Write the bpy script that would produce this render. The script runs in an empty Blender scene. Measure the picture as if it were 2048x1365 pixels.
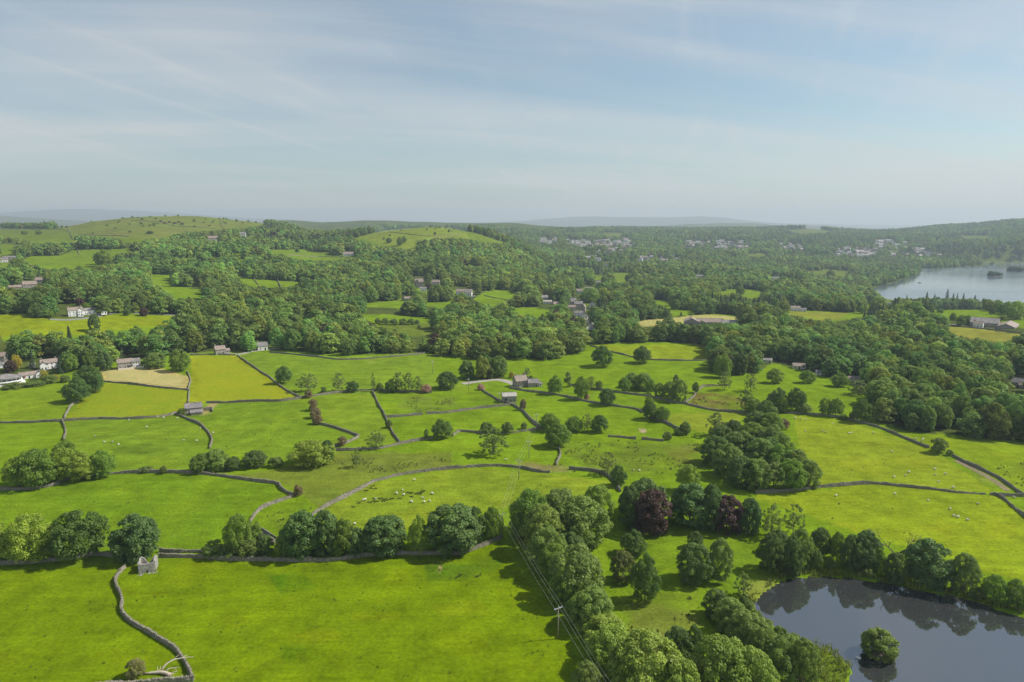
import bpy, bmesh, math, random
import numpy as np
from mathutils import Vector, Matrix

SC = bpy.context.scene
COL = SC.collection
random.seed(7)
RNG = np.random.default_rng(11)
R = math.radians

# ------------------------------------------------------------------ camera
CAMZ = 100.0
PITCH = math.atan((682.5 - 450.0) / 1365.0)
FPX = 1365.0
cd = bpy.data.cameras.new('camera'); cam = bpy.data.objects.new('camera', cd); COL.objects.link(cam)
cam.location = (0, 0, CAMZ); cam.rotation_euler = (math.pi / 2 - PITCH, 0, 0)
cd.sensor_width = 36.0; cd.lens = 24.0; cd.clip_start = 1.0; cd.clip_end = 90000.0
SC.camera = cam

# ------------------------------------------------------------------ sky
SUN_AZ, SUN_EL = R(80), R(46)          # azimuth clockwise from the view axis (+Y)
W = bpy.data.worlds.new('World'); SC.world = W; W.use_nodes = True
nt = W.node_tree; nt.nodes.clear(); N = nt.nodes; L = nt.links
out = N.new('ShaderNodeOutputWorld'); bg = N.new('ShaderNodeBackground')
sky = N.new('ShaderNodeTexSky'); sky.sky_type = 'NISHITA'; sky.sun_disc = False
sky.sun_elevation = SUN_EL; sky.sun_rotation = SUN_AZ
sky.altitude = 200; sky.air_density = 1.0; sky.dust_density = 1.0; sky.ozone_density = 0.5
tc = N.new('ShaderNodeTexCoord'); sep = N.new('ShaderNodeSeparateXYZ'); L.new(tc.outputs['Generated'], sep.inputs[0])
def wm(op, a, b=None, clamp=False):
    n = N.new('ShaderNodeMath'); n.operation = op; n.use_clamp = clamp
    for i, v in enumerate((a, b)):
        if v is None: continue
        if isinstance(v, (int, float)): n.inputs[i].default_value = v
        else: L.new(v, n.inputs[i])
    return n.outputs[0]
den = wm('ADD', wm('MAXIMUM', sep.outputs['Z'], 0.0), 0.10)
cxy = N.new('ShaderNodeCombineXYZ')
L.new(wm('DIVIDE', sep.outputs['X'], den), cxy.inputs[0]); L.new(wm('DIVIDE', sep.outputs['Y'], den), cxy.inputs[1])
def cloud(rot, scl, scale, detail, rough, dist, lo, hi, seed):
    mp = N.new('ShaderNodeMapping')
    mp.inputs['Scale'].default_value = scl; mp.inputs['Location'].default_value = (seed, seed * 1.7, seed * .3)
    vr = N.new('ShaderNodeVectorRotate'); vr.rotation_type = 'Z_AXIS'; vr.inputs['Angle'].default_value = rot
    L.new(cxy.outputs[0], vr.inputs['Vector']); L.new(vr.outputs[0], mp.inputs[0])
    nz = N.new('ShaderNodeTexNoise'); nz.inputs['Scale'].default_value = scale; nz.inputs['Detail'].default_value = detail
    nz.inputs['Roughness'].default_value = rough; nz.inputs['Distortion'].default_value = dist
    L.new(mp.outputs[0], nz.inputs['Vector'])
    mr = N.new('ShaderNodeMapRange'); mr.interpolation_type = 'SMOOTHSTEP'
    mr.inputs['From Min'].default_value = lo; mr.inputs['From Max'].default_value = hi
    L.new(nz.outputs[0], mr.inputs[0]); return mr.outputs[0]
broad = cloud(R(-20), (1, 1, 1), 0.34, 4, .5, .4, .36, .74, 0.4)
wisp = cloud(R(16), (2.0, .30, 1), 1.0, 8, .60, 1.6, .50, .80, 12.8)
bank = cloud(R(-12), (.16, .8, 1), 0.9, 6, .58, .9, .35, .70, 6.2)
mask = wm('ADD', wm('MULTIPLY', broad, .44), wm('ADD', wm('MULTIPLY', wisp, .26), wm('MULTIPLY', bank, .44)))
mask = wm('ADD', mask, .05, True)
mixc = N.new('ShaderNodeMix'); mixc.data_type = 'RGBA'
sc_ = N.new('ShaderNodeVectorMath'); sc_.operation = 'SCALE'; sc_.inputs['Scale'].default_value = 0.086
L.new(sky.outputs[0], sc_.inputs[0])
tn = N.new('ShaderNodeVectorMath'); tn.operation = 'MULTIPLY'; tn.inputs[1].default_value = (.84, .97, .96); L.new(sc_.outputs[0], tn.inputs[0])
L.new(tn.outputs[0], mixc.inputs['A']); mixc.inputs['B'].default_value = (.52, .525, .52, 1)
L.new(mask, mixc.inputs['Factor']); L.new(mixc.outputs['Result'], bg.inputs[0]); bg.inputs[1].default_value = 1.0
L.new(bg.outputs[0], out.inputs[0])

sd = bpy.data.lights.new('sun', 'SUN'); sd.energy = 4.6; sd.angle = R(.6); sd.color = (1, .95, .86)
sun = bpy.data.objects.new('sun', sd); COL.objects.link(sun)
SDIR = Vector((math.sin(SUN_AZ) * math.cos(SUN_EL), math.cos(SUN_AZ) * math.cos(SUN_EL), math.sin(SUN_EL)))
sun.rotation_euler = (-SDIR).to_track_quat('-Z', 'Y').to_euler(); sun.location = SDIR * 400

SC.render.engine = 'CYCLES'
vs = SC.view_settings; vs.view_transform = 'Standard'; vs.look = 'None'; vs.exposure = 0.42; vs.gamma = 1.0; vs.use_curve_mapping = False
cy = SC.cycles; cy.max_bounces = 5; cy.diffuse_bounces = 2; cy.glossy_bounces = 2; cy.transmission_bounces = 2
cy.volume_bounces = 0; cy.transparent_max_bounces = 4; cy.use_denoising = True; cy.caustics_reflective = False; cy.caustics_refractive = False

# ------------------------------------------------------------------ materials
def new_mat(name):
    m = bpy.data.materials.new(name); m.use_nodes = True
    t = m.node_tree; t.nodes.clear(); o = t.nodes.new('ShaderNodeOutputMaterial'); return m, t, o
def nd(t, typ, **kw):
    n = t.nodes.new(typ)
    for k, v in kw.items():
        if k in n.inputs.keys(): n.inputs[k].default_value = v
        else: setattr(n, k, v)
    return n
def rgb(c): return (c[0], c[1], c[2], 1)
def noisy(name, c1, c2, scale=3.0, rough=.9, bump=.3, bdist=.05, detail=5, c3=None, voro=0, spec=.2, coord='Object'):
    m, t, o = new_mat(name)
    p = nd(t, 'ShaderNodeBsdfPrincipled', Roughness=rough); p.inputs['Specular IOR Level'].default_value = spec
    tcn = nd(t, 'ShaderNodeTexCoord')
    nz = nd(t, 'ShaderNodeTexNoise', Scale=scale, Detail=detail, Roughness=.65); t.links.new(tcn.outputs[coord], nz.inputs['Vector'])
    cr = nd(t, 'ShaderNodeValToRGB'); cr.color_ramp.elements[0].color = rgb(c1); cr.color_ramp.elements[1].color = rgb(c2)
    cr.color_ramp.elements[0].position = .32; cr.color_ramp.elements[1].position = .68
    t.links.new(nz.outputs[0], cr.inputs[0]); col = cr.outputs[0]; h = nz.outputs[0]
    if voro:
        vo = nd(t, 'ShaderNodeTexVoronoi', Scale=voro); t.links.new(tcn.outputs[coord], vo.inputs['Vector'])
        mx = nd(t, 'ShaderNodeMix'); mx.data_type = 'RGBA'; mx.blend_type = 'MULTIPLY'; mx.inputs['Factor'].default_value = .75
        hs = nd(t, 'ShaderNodeValToRGB'); hs.color_ramp.elements[0].color = (.45, .45, .46, 1); hs.color_ramp.elements[1].color = (1.35, 1.32, 1.25, 1)
        sp = nd(t, 'ShaderNodeSeparateColor'); t.links.new(vo.outputs['Color'], sp.inputs[0]); t.links.new(sp.outputs[0], hs.inputs[0])
        t.links.new(col, mx.inputs['A']); t.links.new(hs.outputs[0], mx.inputs['B']); col = mx.outputs['Result']; h = vo.outputs['Distance']
    if c3:
        n2 = nd(t, 'ShaderNodeTexNoise', Scale=scale * .22, Detail=4); t.links.new(tcn.outputs[coord], n2.inputs['Vector'])
        r2 = nd(t, 'ShaderNodeMapRange'); r2.inputs['From Min'].default_value = .5; r2.inputs['From Max'].default_value = .68
        t.links.new(n2.outputs[0], r2.inputs[0]); mx = nd(t, 'ShaderNodeMix'); mx.data_type = 'RGBA'
        t.links.new(r2.outputs[0], mx.inputs['Factor']); t.links.new(col, mx.inputs['A']); mx.inputs['B'].default_value = rgb(c3); col = mx.outputs['Result']
    t.links.new(col, p.inputs['Base Color'])
    b = nd(t, 'ShaderNodeBump', Strength=bump, Distance=bdist); t.links.new(h, b.inputs['Height']); t.links.new(b.outputs[0], p.inputs['Normal'])
    t.links.new(p.outputs[0], o.inputs[0]); return m
M = {}
M['stone'] = noisy('field_stone', (.17, .155, .13), (.31, .285, .245), 2.2, .95, .6, .08, c3=(.17, .17, .10), voro=3.2)
M['stone_ruin'] = noisy('ruin_stone', (.25, .245, .235), (.43, .41, .38), 1.6, .95, .6, .08, voro=2.6)
M['stone_house'] = noisy('house_stone', (.27, .245, .22), (.42, .385, .345), 1.5, .95, .5, .05, voro=2.2)
M['white_render'] = noisy('white_render', (.72, .72, .70), (.82, .81, .78), .7, .85, .1, .02)
M['cream_render'] = noisy('cream_render', (.60, .54, .44), (.70, .64, .54), .7, .85, .1, .02)
M['slate'] = noisy('slate_roof', (.15, .14, .145), (.25, .235, .235), 1.3, .6, .3, .04, c3=(.30, .27, .24), voro=2.4, spec=.4)
M['slate_brown'] = noisy('brown_slate', (.22, .175, .15), (.33, .27, .235), 1.2, .7, .3, .04, voro=2.2, spec=.3)
M['sheet_roof'] = noisy('pale_sheet_roof', (.30, .285, .255), (.41, .385, .35), .8, .7, .1, .02, c3=(.42, .36, .28), spec=.4)
M['timber_pole'] = noisy('pole_timber', (.20, .16, .12), (.30, .26, .21), 4, .9, .3, .01)
M['metal'] = noisy('galvanised_metal', (.45, .46, .47), (.6, .61, .62), 6, .45, .05, .01, spec=.5)
M['wire'] = noisy('aluminium_cable', (.36, .36, .34), (.46, .46, .44), 6, .6, 0, .01, spec=.5)
M['bark'] = noisy('bark', (.10, .08, .06), (.20, .165, .13), 3.5, .95, .6, .06)
M['dead_wood'] = noisy('bleached_wood', (.36, .31, .24), (.55, .49, .40), 2.5, .9, .5, .04, c3=(.24, .19, .13))
M['wool'] = noisy('wool', (.60, .57, .48), (.74, .71, .62), 5, .95, .5, .05)
M['sheep_face'] = noisy('sheep_face', (.30, .27, .24), (.45, .42, .38), 5, .9, .2, .02)
M['dark_paint'] = noisy('dark_opening', (.015, .014, .013), (.03, .028, .026), 2, .8, .1, .02)
M['frame'] = noisy('window_frame', (.7, .7, .68), (.8, .8, .78), 2, .6, .05, .01)
M['gravel'] = noisy('gravel_track', (.25, .235, .205), (.37, .345, .305), .6, .95, .3, .05, c3=(.3, .3, .2))
M['asphalt'] = noisy('lane_asphalt', (.16, .155, .15), (.24, .235, .23), .8, .9, .2, .03)
M['dirt'] = noisy('bare_earth', (.27, .21, .14), (.40, .33, .23), .7, .95, .4, .06)
M['bank_earth'] = noisy('bank_earth', (.13, .105, .06), (.24, .19, .115), .9, .95, .5, .1, c3=(.12, .15, .04))
M['swan'] = noisy('swan_feathers', (.80, .80, .78), (.86, .86, .84), 6, .8, .1, .01)
M['beak'] = noisy('swan_beak', (.5, .2, .04), (.6, .25, .05), 6, .6, .1, .01)
M['rock'] = noisy('shore_rock', (.20, .19, .17), (.34, .32, .29), .6, .95, .6, .2)
M['red_fabric'] = noisy('red_flowers', (.6, .09, .10), (.75, .25, .22), 3, .9, .4, .1)
M['hull'] = noisy('boat_hull', (.75, .75, .74), (.83, .83, .82), 2, .4, .02, .01, spec=.5)
M['boat_deck'] = noisy('boat_deck', (.28, .25, .21), (.38, .34, .29), 2, .6, .05, .01)
m, t, o = new_mat('window_glass')
p = nd(t, 'ShaderNodeBsdfPrincipled', Roughness=.08); p.inputs['Base Color'].default_value = (.03, .035, .04, 1); p.inputs['Specular IOR Level'].default_value = .8
t.links.new(p.outputs[0], o.inputs[0]); M['glass'] = m

def leaf_mat():
    m, t, o = new_mat('foliage')
    at = nd(t, 'ShaderNodeAttribute', attribute_type='INSTANCER', attribute_name='tint')
    va = nd(t, 'ShaderNodeAttribute', attribute_type='GEOMETRY', attribute_name='var')
    mr = nd(t, 'ShaderNodeMapRange'); mr.inputs['To Min'].default_value = .55; mr.inputs['To Max'].default_value = 1.55; t.links.new(va.outputs['Fac'], mr.inputs[0])
    vm = nd(t, 'ShaderNodeVectorMath', operation='SCALE'); t.links.new(at.outputs['Color'], vm.inputs[0]); t.links.new(mr.outputs[0], vm.inputs['Scale'])
    # a little warmer where the leaf is paler (new growth)
    mx = nd(t, 'ShaderNodeMix'); mx.data_type = 'RGBA'; mx.blend_type = 'MULTIPLY'; mx.inputs['B'].default_value = (1.22, 1.04, .72, 1)
    t.links.new(va.outputs['Fac'], mx.inputs['Factor']); t.links.new(vm.outputs[0], mx.inputs['A'])
    d = nd(t, 'ShaderNodeBsdfDiffuse'); tr = nd(t, 'ShaderNodeBsdfTranslucent'); g = nd(t, 'ShaderNodeBsdfGlossy', Roughness=.55)
    g.inputs['Color'].default_value = (.6, .65, .6, 1)
    t.links.new(mx.outputs['Result'], d.inputs[0]); t.links.new(mx.outputs['Result'], tr.inputs[0])
    a = nd(t, 'ShaderNodeMixShader', Fac=.42); t.links.new(d.outputs[0], a.inputs[1]); t.links.new(tr.outputs[0], a.inputs[2])
    b = nd(t, 'ShaderNodeMixShader', Fac=.035); t.links.new(a.outputs[0], b.inputs[1]); t.links.new(g.outputs[0], b.inputs[2])
    t.links.new(b.outputs[0], o.inputs[0]); return m
M['leaf'] = leaf_mat()

def water_mat(name, base, rough, ior, bscale, bstr, stretch=(1, 1, 1), bdist=.1):
    m, t, o = new_mat(name)
    p = nd(t, 'ShaderNodeBsdfPrincipled', Roughness=rough, IOR=ior); p.inputs['Base Color'].default_value = rgb(base)
    tcn = nd(t, 'ShaderNodeTexCoord'); mp = nd(t, 'ShaderNodeMapping'); mp.inputs['Scale'].default_value = stretch
    nz = nd(t, 'ShaderNodeTexNoise', Scale=bscale, Detail=4); b = nd(t, 'ShaderNodeBump', Strength=bstr, Distance=bdist)
    t.links.new(tcn.outputs['Object'], mp.inputs[0]); t.links.new(mp.outputs[0], nz.inputs['Vector'])
    n2 = nd(t, 'ShaderNodeTexNoise', Scale=.004, Detail=3); t.links.new(mp.outputs[0], n2.inputs['Vector'])
    r2 = nd(t, 'ShaderNodeMapRange'); r2.inputs['From Min'].default_value = .38; r2.inputs['From Max'].default_value = .62
    r2.inputs['To Min'].default_value = rough * .6; r2.inputs['To Max'].default_value = rough * 1.5
    t.links.new(n2.outputs[0], r2.inputs[0]); t.links.new(r2.outputs[0], p.inputs['Roughness'])
    t.links.new(nz.outputs[0], b.inputs['Height']); t.links.new(b.outputs[0], p.inputs['Normal'])
    t.links.new(p.outputs[0], o.inputs[0]); return m
M['pond'] = water_mat('pond_water', (.034, .036, .037), .03, 3.0, .9, .10, bdist=.02)
M['lake'] = water_mat('lake_water', (.10, .125, .14), .13, 1.6, .25, .4, (.35, 1, 1), .2)

# ------------------------------------------------------------------ camera <-> ground
CP, SP = math.cos(PITCH), math.sin(PITCH)
def ray(px, py):
    u = (np.asarray(px, float) - 1024) / FPX; v = (682.5 - np.asarray(py, float)) / FPX
    return u, CP + v * SP, -SP + v * CP
def project(x, y, z):
    z = z - CAMZ; f = y * CP - z * SP; up = y * SP + z * CP
    f = np.where(f > 1e-3, f, 1e-3)
    return 1024 + FPX * x / f, 682.5 - FPX * up / f
def on_plane(px, py, z):
    u, fy, fz = ray(px, py); k = (z - CAMZ) / fz
    return np.stack([u * k, fy * k], -1)

def vnoise(x, y, seed):
    xi = np.floor(x).astype(np.int64); yi = np.floor(y).astype(np.int64); xf = x - xi; yf = y - yi
    def h(a, b):
        n = (a * 374761393 + b * 668265263 + seed * 974711) & 0x7fffffff
        n = ((n ^ (n >> 13)) * 1274126177) & 0x7fffffff
        return ((n ^ (n >> 16)) & 0xffff) / 65535.0
    u = xf * xf * (3 - 2 * xf); v = yf * yf * (3 - 2 * yf)
    return (h(xi, yi) * (1 - u) + h(xi + 1, yi) * u) * (1 - v) + (h(xi, yi + 1) * (1 - u) + h(xi + 1, yi + 1) * u) * v - .5
def fbm(x, y, wl, seed, octv=4):
    s = np.zeros_like(np.asarray(x, float)); a = 1.0
    for k in range(octv):
        s = s + a * vnoise(np.asarray(x) / wl + 13.7 * k, np.asarray(y) / wl - 7.1 * k, seed + k); a *= .5; wl *= .5
    return s
def inside(px, py, poly):
    px = np.asarray(px, float); py = np.asarray(py, float); r = np.zeros(px.shape, bool); n = len(poly)
    for i in range(n):
        x1, y1 = poly[i]; x2, y2 = poly[(i + 1) % n]
        if y1 == y2: continue
        c = ((y1 > py) != (y2 > py)) & (px < (x2 - x1) * (py - y1) / (y2 - y1) + x1); r ^= c
    return r
def edge_dist(px, py, poly):
    d = np.full(np.shape(px), 1e9); n = len(poly)
    for i in range(n):
        a = np.array(poly[i], float); b = np.array(poly[(i + 1) % n], float); ab = b - a; l2 = (ab ** 2).sum() + 1e-9
        k = np.clip(((px - a[0]) * ab[0] + (py - a[1]) * ab[1]) / l2, 0, 1)
        d = np.minimum(d, np.hypot(px - a[0] - k * ab[0], py - a[1] - k * ab[1]))
    return d

# profiles of the land along bearings of the photograph: distance -> ('z' height | 'p' picture row it is seen on)
Z, P = 'z', 'p'
FAR = [(30000, Z, 60)]
COLS = {
 -420: [(560,Z,2),(700,Z,10),(900,Z,20),(1300,Z,40),(2000,Z,75),(2600,Z,85),(3500,Z,70),(8000,Z,40),(14000,P,436),(17000,Z,150),(22000,P,426)],
 0: [(560,Z,1),(690,P,640),(820,P,600),(1020,P,560),(1300,P,520),(1650,P,490),(2000,P,470),(2500,P,457),(3200,Z,66),(7000,Z,40),(14000,P,431),(16500,Z,150),(22000,P,425)],
 130: [(560,Z,1),(690,P,640),(820,P,600),(1020,P,560),(1300,P,520),(1600,P,490),(1950,P,466),(2300,P,453),(3200,Z,60),(7000,Z,30),(14000,P,437),(16500,Z,150),(22000,P,420)],
 200: [(560,Z,1),(695,P,640),(830,P,600),(1025,P,560),(1280,P,520),(1540,P,488),(1920,P,459),(2280,P,441),(2600,Z,95),(3500,Z,50),(7000,Z,30),(14000,P,440),(17000,Z,150),(22000,P,420)],
 270: [(560,Z,1),(700,P,640),(840,P,600),(1030,P,560),(1250,P,520),(1500,P,485),(1900,P,453),(2250,P,432),(2500,Z,105),(3500,Z,50),(7000,Z,30),(14000,P,443),(17000,Z,150),(22000,P,422)],
 400: [(560,Z,1),(700,P,640),(840,P,600),(1040,P,560),(1250,P,520),(1480,P,490),(1900,P,455),(2250,P,431),(2500,Z,110),(3500,Z,50),(7000,Z,30),(14000,P,446),(17000,Z,120),(22000,P,428)],
 480: [(560,Z,1),(700,P,640),(845,P,600),(1050,P,560),(1240,P,520),(1480,P,490),(1900,P,462),(2300,P,441),(2500,Z,95),(3500,Z,50),(7000,Z,40),(14000,P,447),(17000,Z,100),(22000,P,434)],
 560: [(560,Z,1),(700,P,640),(850,P,600),(1060,P,560),(1260,P,520),(1450,P,500),(1800,P,473),(2350,P,453),(2600,Z,85),(3200,Z,55),(5000,P,442),(6500,Z,60),(14000,P,449),(22000,P,440)],
 640: [(560,Z,1),(700,P,640),(870,P,600),(1080,P,560),(1300,P,525),(1450,P,508),(1750,P,482),(2000,P,473),(2600,Z,45),(3300,Z,55),(5000,P,447),(6500,Z,60),(14000,Z,80),(22000,P,445)],
 740: [(560,Z,1),(700,P,645),(880,P,600),(1080,P,560),(1280,P,522),(1430,P,500),(1580,P,480),(1720,P,466),(2000,Z,70),(2600,Z,50),(3300,Z,60),(5000,P,442),(6500,Z,60),(14000,Z,60),(22000,P,447)],
 850: [(560,Z,1),(710,P,645),(890,P,600),(1080,P,560),(1280,P,520),(1450,P,490),(1580,P,470),(1720,P,455),(2000,Z,75),(2600,Z,45),(5000,P,446),(6500,Z,50),(14000,Z,60),(22000,P,448)],
 950: [(560,Z,0),(715,P,645),(900,P,600),(1100,P,560),(1320,P,522),(1480,P,495),(1600,P,478),(1720,P,467),(2000,Z,60),(2600,Z,40),(4800,P,447),(6500,Z,50),(14000,Z,60),(22000,P,448)],
 1024: [(560,Z,0),(720,P,648),(920,P,600),(1150,P,560),(1400,P,525),(1600,P,500),(1720,P,488),(2000,Z,30),(2700,Z,35),(4600,P,446),(6000,Z,60),(14000,Z,60),(22000,P,447)],
 1100: [(560,Z,0),(735,P,645),(945,P,600),(1270,P,560),(1700,P,527),(2000,P,515),(2500,P,497),(3100,P,479),(4600,P,452),(6000,Z,50),(14000,Z,40),(20000,P,441)],
 1200: [(560,Z,0),(750,P,642),(970,P,600),(1370,P,560),(2000,P,520),(2500,P,500),(3100,P,481),(3800,P,467),(4800,P,457),(6500,Z,40),(14000,Z,40),(19000,P,437)],
 1400: [(560,Z,0),(770,P,640),(1020,P,600),(1450,P,560),(2000,P,530),(2700,P,500),(3400,P,481),(4400,P,464),(5500,P,459),(7000,Z,30),(9500,P,449),(12000,Z,50),(19000,P,442)],
 1500: [(560,Z,-1),(800,P,640),(1060,P,600),(1500,P,560),(2000,P,536),(2600,P,508),(3200,P,488),(4200,P,467),(5200,P,460),(7000,Z,20),(9500,P,448),(12000,Z,40),(19000,P,447)],
 1600: [(590,Z,-3),(830,P,640),(1120,P,600),(1600,P,560),(2000,P,542),(2500,P,521),(2950,P,500),(3500,P,480),(4200,P,466),(4600,P,459),(5500,Z,20),(7000,Z,0),(9500,P,456),(14000,P,453),(20000,P,451)],
 1750: [(560,Z,-1),(700,Z,-8),(880,P,640),(1000,P,620),(1230,Z,-36),(1500,Z,-38),(2080,Z,-34),(2600,Z,-30),(3100,P,500),(3700,P,480),(4600,P,466),(6000,Z,20),(9500,Z,0),(14000,P,459),(20000,P,458)],
 1900: [(580,Z,0),(730,P,660),(860,P,640),(1010,P,620),(1130,Z,-34),(1400,Z,-40),(2000,Z,-40),(2200,Z,-36),(2700,Z,-33),(3150,P,500),(3700,P,480),(4600,P,463),(5200,P,455),(6500,Z,60),(14000,Z,0),(20000,Z,-40)],
 2048: [(580,Z,0),(730,P,660),(860,P,640),(1010,P,620),(1130,Z,-34),(1400,Z,-40),(2000,Z,-40),(2430,Z,-37),(3000,P,500),(3900,P,468),(5000,P,443),(6500,Z,80),(14000,Z,0),(20000,Z,-40)],
 2480: [(580,Z,0),(730,P,660),(860,P,640),(1010,P,620),(1130,Z,-34),(1400,Z,-40),(2000,Z,-40),(2430,Z,-37),(3000,P,500),(3900,P,464),(5000,P,432),(6500,Z,90),(14000,Z,0),(20000,Z,-40)],
}
def pchip(x, y, q):
    x = np.asarray(x, float); y = np.asarray(y, float); h = np.diff(x); d = np.diff(y) / h
    mm = np.zeros_like(x); mm[0] = d[0]; mm[-1] = d[-1]
    for i in range(1, len(x) - 1):
        if d[i - 1] * d[i] > 0:
            w1 = 2 * h[i] + h[i - 1]; w2 = h[i] + 2 * h[i - 1]; mm[i] = (w1 + w2) / (w1 / d[i - 1] + w2 / d[i])
    q = np.clip(q, x[0], x[-1]); i = np.clip(np.searchsorted(x, q) - 1, 0, len(x) - 2); t = (q - x[i]) / h[i]
    return (y[i] * (2 * t**3 - 3 * t**2 + 1) + h[i] * mm[i] * (t**3 - 2 * t**2 + t) + y[i + 1] * (-2 * t**3 + 3 * t**2) + h[i] * mm[i + 1] * (t**3 - t**2))
NA, NR = 700, 640
AZ = np.linspace(R(-56), R(56), NA); LR = np.linspace(math.log(38), math.log(30000), NR); RR = np.exp(LR)
def col_az(px, py=470): u, fy, fz = ray(px, py); return math.atan2(u, fy)
cols = []; caz = []
for px, prof in COLS.items():
    pts = [(38, 0), (150, 0), (300, 0), (430, 0)]
    for r, k, v in prof + FAR:
        if k == P: u, fy, fz = ray(px, v); v = CAMZ + r * float(fz) / math.hypot(float(u), float(fy))
        pts.append((r, v))
    a = np.array(pts); cols.append(pchip(np.log(a[:, 0]), a[:, 1], LR)); caz.append(col_az(px))
cols = np.array(cols); caz = np.array(caz)
H = np.zeros((NA, NR))
dz = np.diff(cols, axis=0) / np.diff(caz)[:, None]
tg = np.zeros_like(cols); tg[1:-1] = .5 * (dz[1:] + dz[:-1]); tg[0] = dz[0]; tg[-1] = dz[-1]
for k, a in enumerate(AZ):
    a = min(max(a, caz[0]), caz[-1]); i = min(max(np.searchsorted(caz, a) - 1, 0), len(caz) - 2); h = caz[i + 1] - caz[i]; t = (a - caz[i]) / h
    H[k] = cols[i] * (2*t**3 - 3*t**2 + 1) + h * tg[i] * .7 * (t**3 - 2*t**2 + t) + cols[i + 1] * (-2*t**3 + 3*t**2) + h * tg[i + 1] * .7 * (t**3 - t**2)
GX = np.sin(AZ)[:, None] * RR[None]; GY = np.cos(AZ)[:, None] * RR[None]
RG = np.broadcast_to(RR[None], H.shape)
sm = lambda a, b, x: (lambda t: t * t * (3 - 2 * t))(np.clip((x - a) / (b - a), 0, 1))
H += fbm(GX, GY, 95, 3, 4) * 2.6 * (1 - sm(700, 1500, RG)) * sm(60, 160, RG)
H += fbm(GX, GY, 330, 17, 4) * 8 * sm(600, 1300, RG) * (1 - .0 * RG) + fbm(GX, GY, 900, 23, 5) * 9 * sm(2200, 4500, RG) + fbm(GX, GY, 4500, 29, 6) * 160 * sm(9000, 15000, RG)

LAKE_Z, POND_Z = -36.0, -2.6
LAKE_PX = [(1738,590),(1742,577),(1790,565),(1832,551),(1841,541),(1836,536),(1870,538.5),(1920,534),(1963,533),(1966,526),(2048,526),(2500,524),(2500,640),(2048,617),(2000,613),(1900,607),(1800,602),(1752,596)]
POND_PX = [(1506,1207),(1522,1190),(1545,1172),(1575,1158),(1640,1153),(1705,1157),(1760,1165),(1830,1180),(1900,1192),(1960,1208),(2060,1238),(2200,1270),(2260,1500),(1640,1500),(1690,1372),(1704,1342),(1690,1325),(1655,1304),(1610,1288),(1590,1277),(1560,1262),(1535,1243),(1512,1222)]
LAKE = [tuple(p) for p in on_plane([q[0] for q in LAKE_PX], [q[1] for q in LAKE_PX], LAKE_Z)]
POND = [tuple(p) for p in on_plane([q[0] for q in POND_PX], [q[1] for q in POND_PX], POND_Z)]
def carve(poly, zw, shore, bank, reach):
    global H
    a = np.array(poly); box = (GX > a[:, 0].min() - reach) & (GX < a[:, 0].max() + reach) & (GY > a[:, 1].min() - reach) & (GY < a[:, 1].max() + reach)
    x, y = GX[box], GY[box]; d = edge_dist(x, y, poly); ins = inside(x, y, poly); h = H[box]
    hi = np.minimum(h, zw - np.minimum(d * .25, 4) - .15)
    w = sm(0, reach, d); ho = np.maximum(h, zw + bank + .05) * w + (zw + bank + np.minimum(d * .04, .6)) * (1 - w)
    H[box] = np.where(ins, hi, ho)
carve(LAKE, LAKE_Z, 0, .6, 60); carve(POND, POND_Z, 0, .35, 26)

def ground(x, y):
    x = np.asarray(x, float); y = np.asarray(y, float)
    a = np.arctan2(x, y); lr = np.log(np.maximum(np.hypot(x, y), 38.1))
    fa = np.clip((a - AZ[0]) / (AZ[1] - AZ[0]), 0, NA - 1.001); fr = np.clip((lr - LR[0]) / (LR[1] - LR[0]), 0, NR - 1.001)
    i = fa.astype(int); j = fr.astype(int); s = fa - i; t = fr - j
    return (H[i, j] * (1 - t) + H[i, j + 1] * t) * (1 - s) + (H[i + 1, j] * (1 - t) + H[i + 1, j + 1] * t) * s
def spot(px, py):
    """the point of the land seen at a picture position"""
    u, fy, fz = (float(v) for v in ray(px, py)); hh = math.hypot(u, fy); x = u / hh * RR; y = fy / hh * RR
    g = ground(x, y); zr = CAMZ + RR * fz / hh; d = zr - g
    k = np.nonzero(d < 0)[0]; k = k[k > 0]
    if len(k) == 0: r = RR[-1]
    else:
        k = k[0]; f = d[k - 1] / (d[k - 1] - d[k]); r = RR[k - 1] + f * (RR[k] - RR[k - 1])
    X, Y = u / hh * r, fy / hh * r
    return Vector((X, Y, float(ground(X, Y))))
MAXT = np.maximum.accumulate((H - CAMZ) / RG, axis=1)
def seen(x, y, z):
    a = np.arctan2(x, y); r = np.hypot(x, y)
    i = np.clip(np.rint((a - AZ[0]) / (AZ[1] - AZ[0])).astype(int), 0, NA - 1); j = np.clip(((np.log(r) - LR[0]) / (LR[1] - LR[0])).astype(int) - 3, 0, NR - 1)
    return (z - CAMZ) / r > MAXT[i, j]

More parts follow.
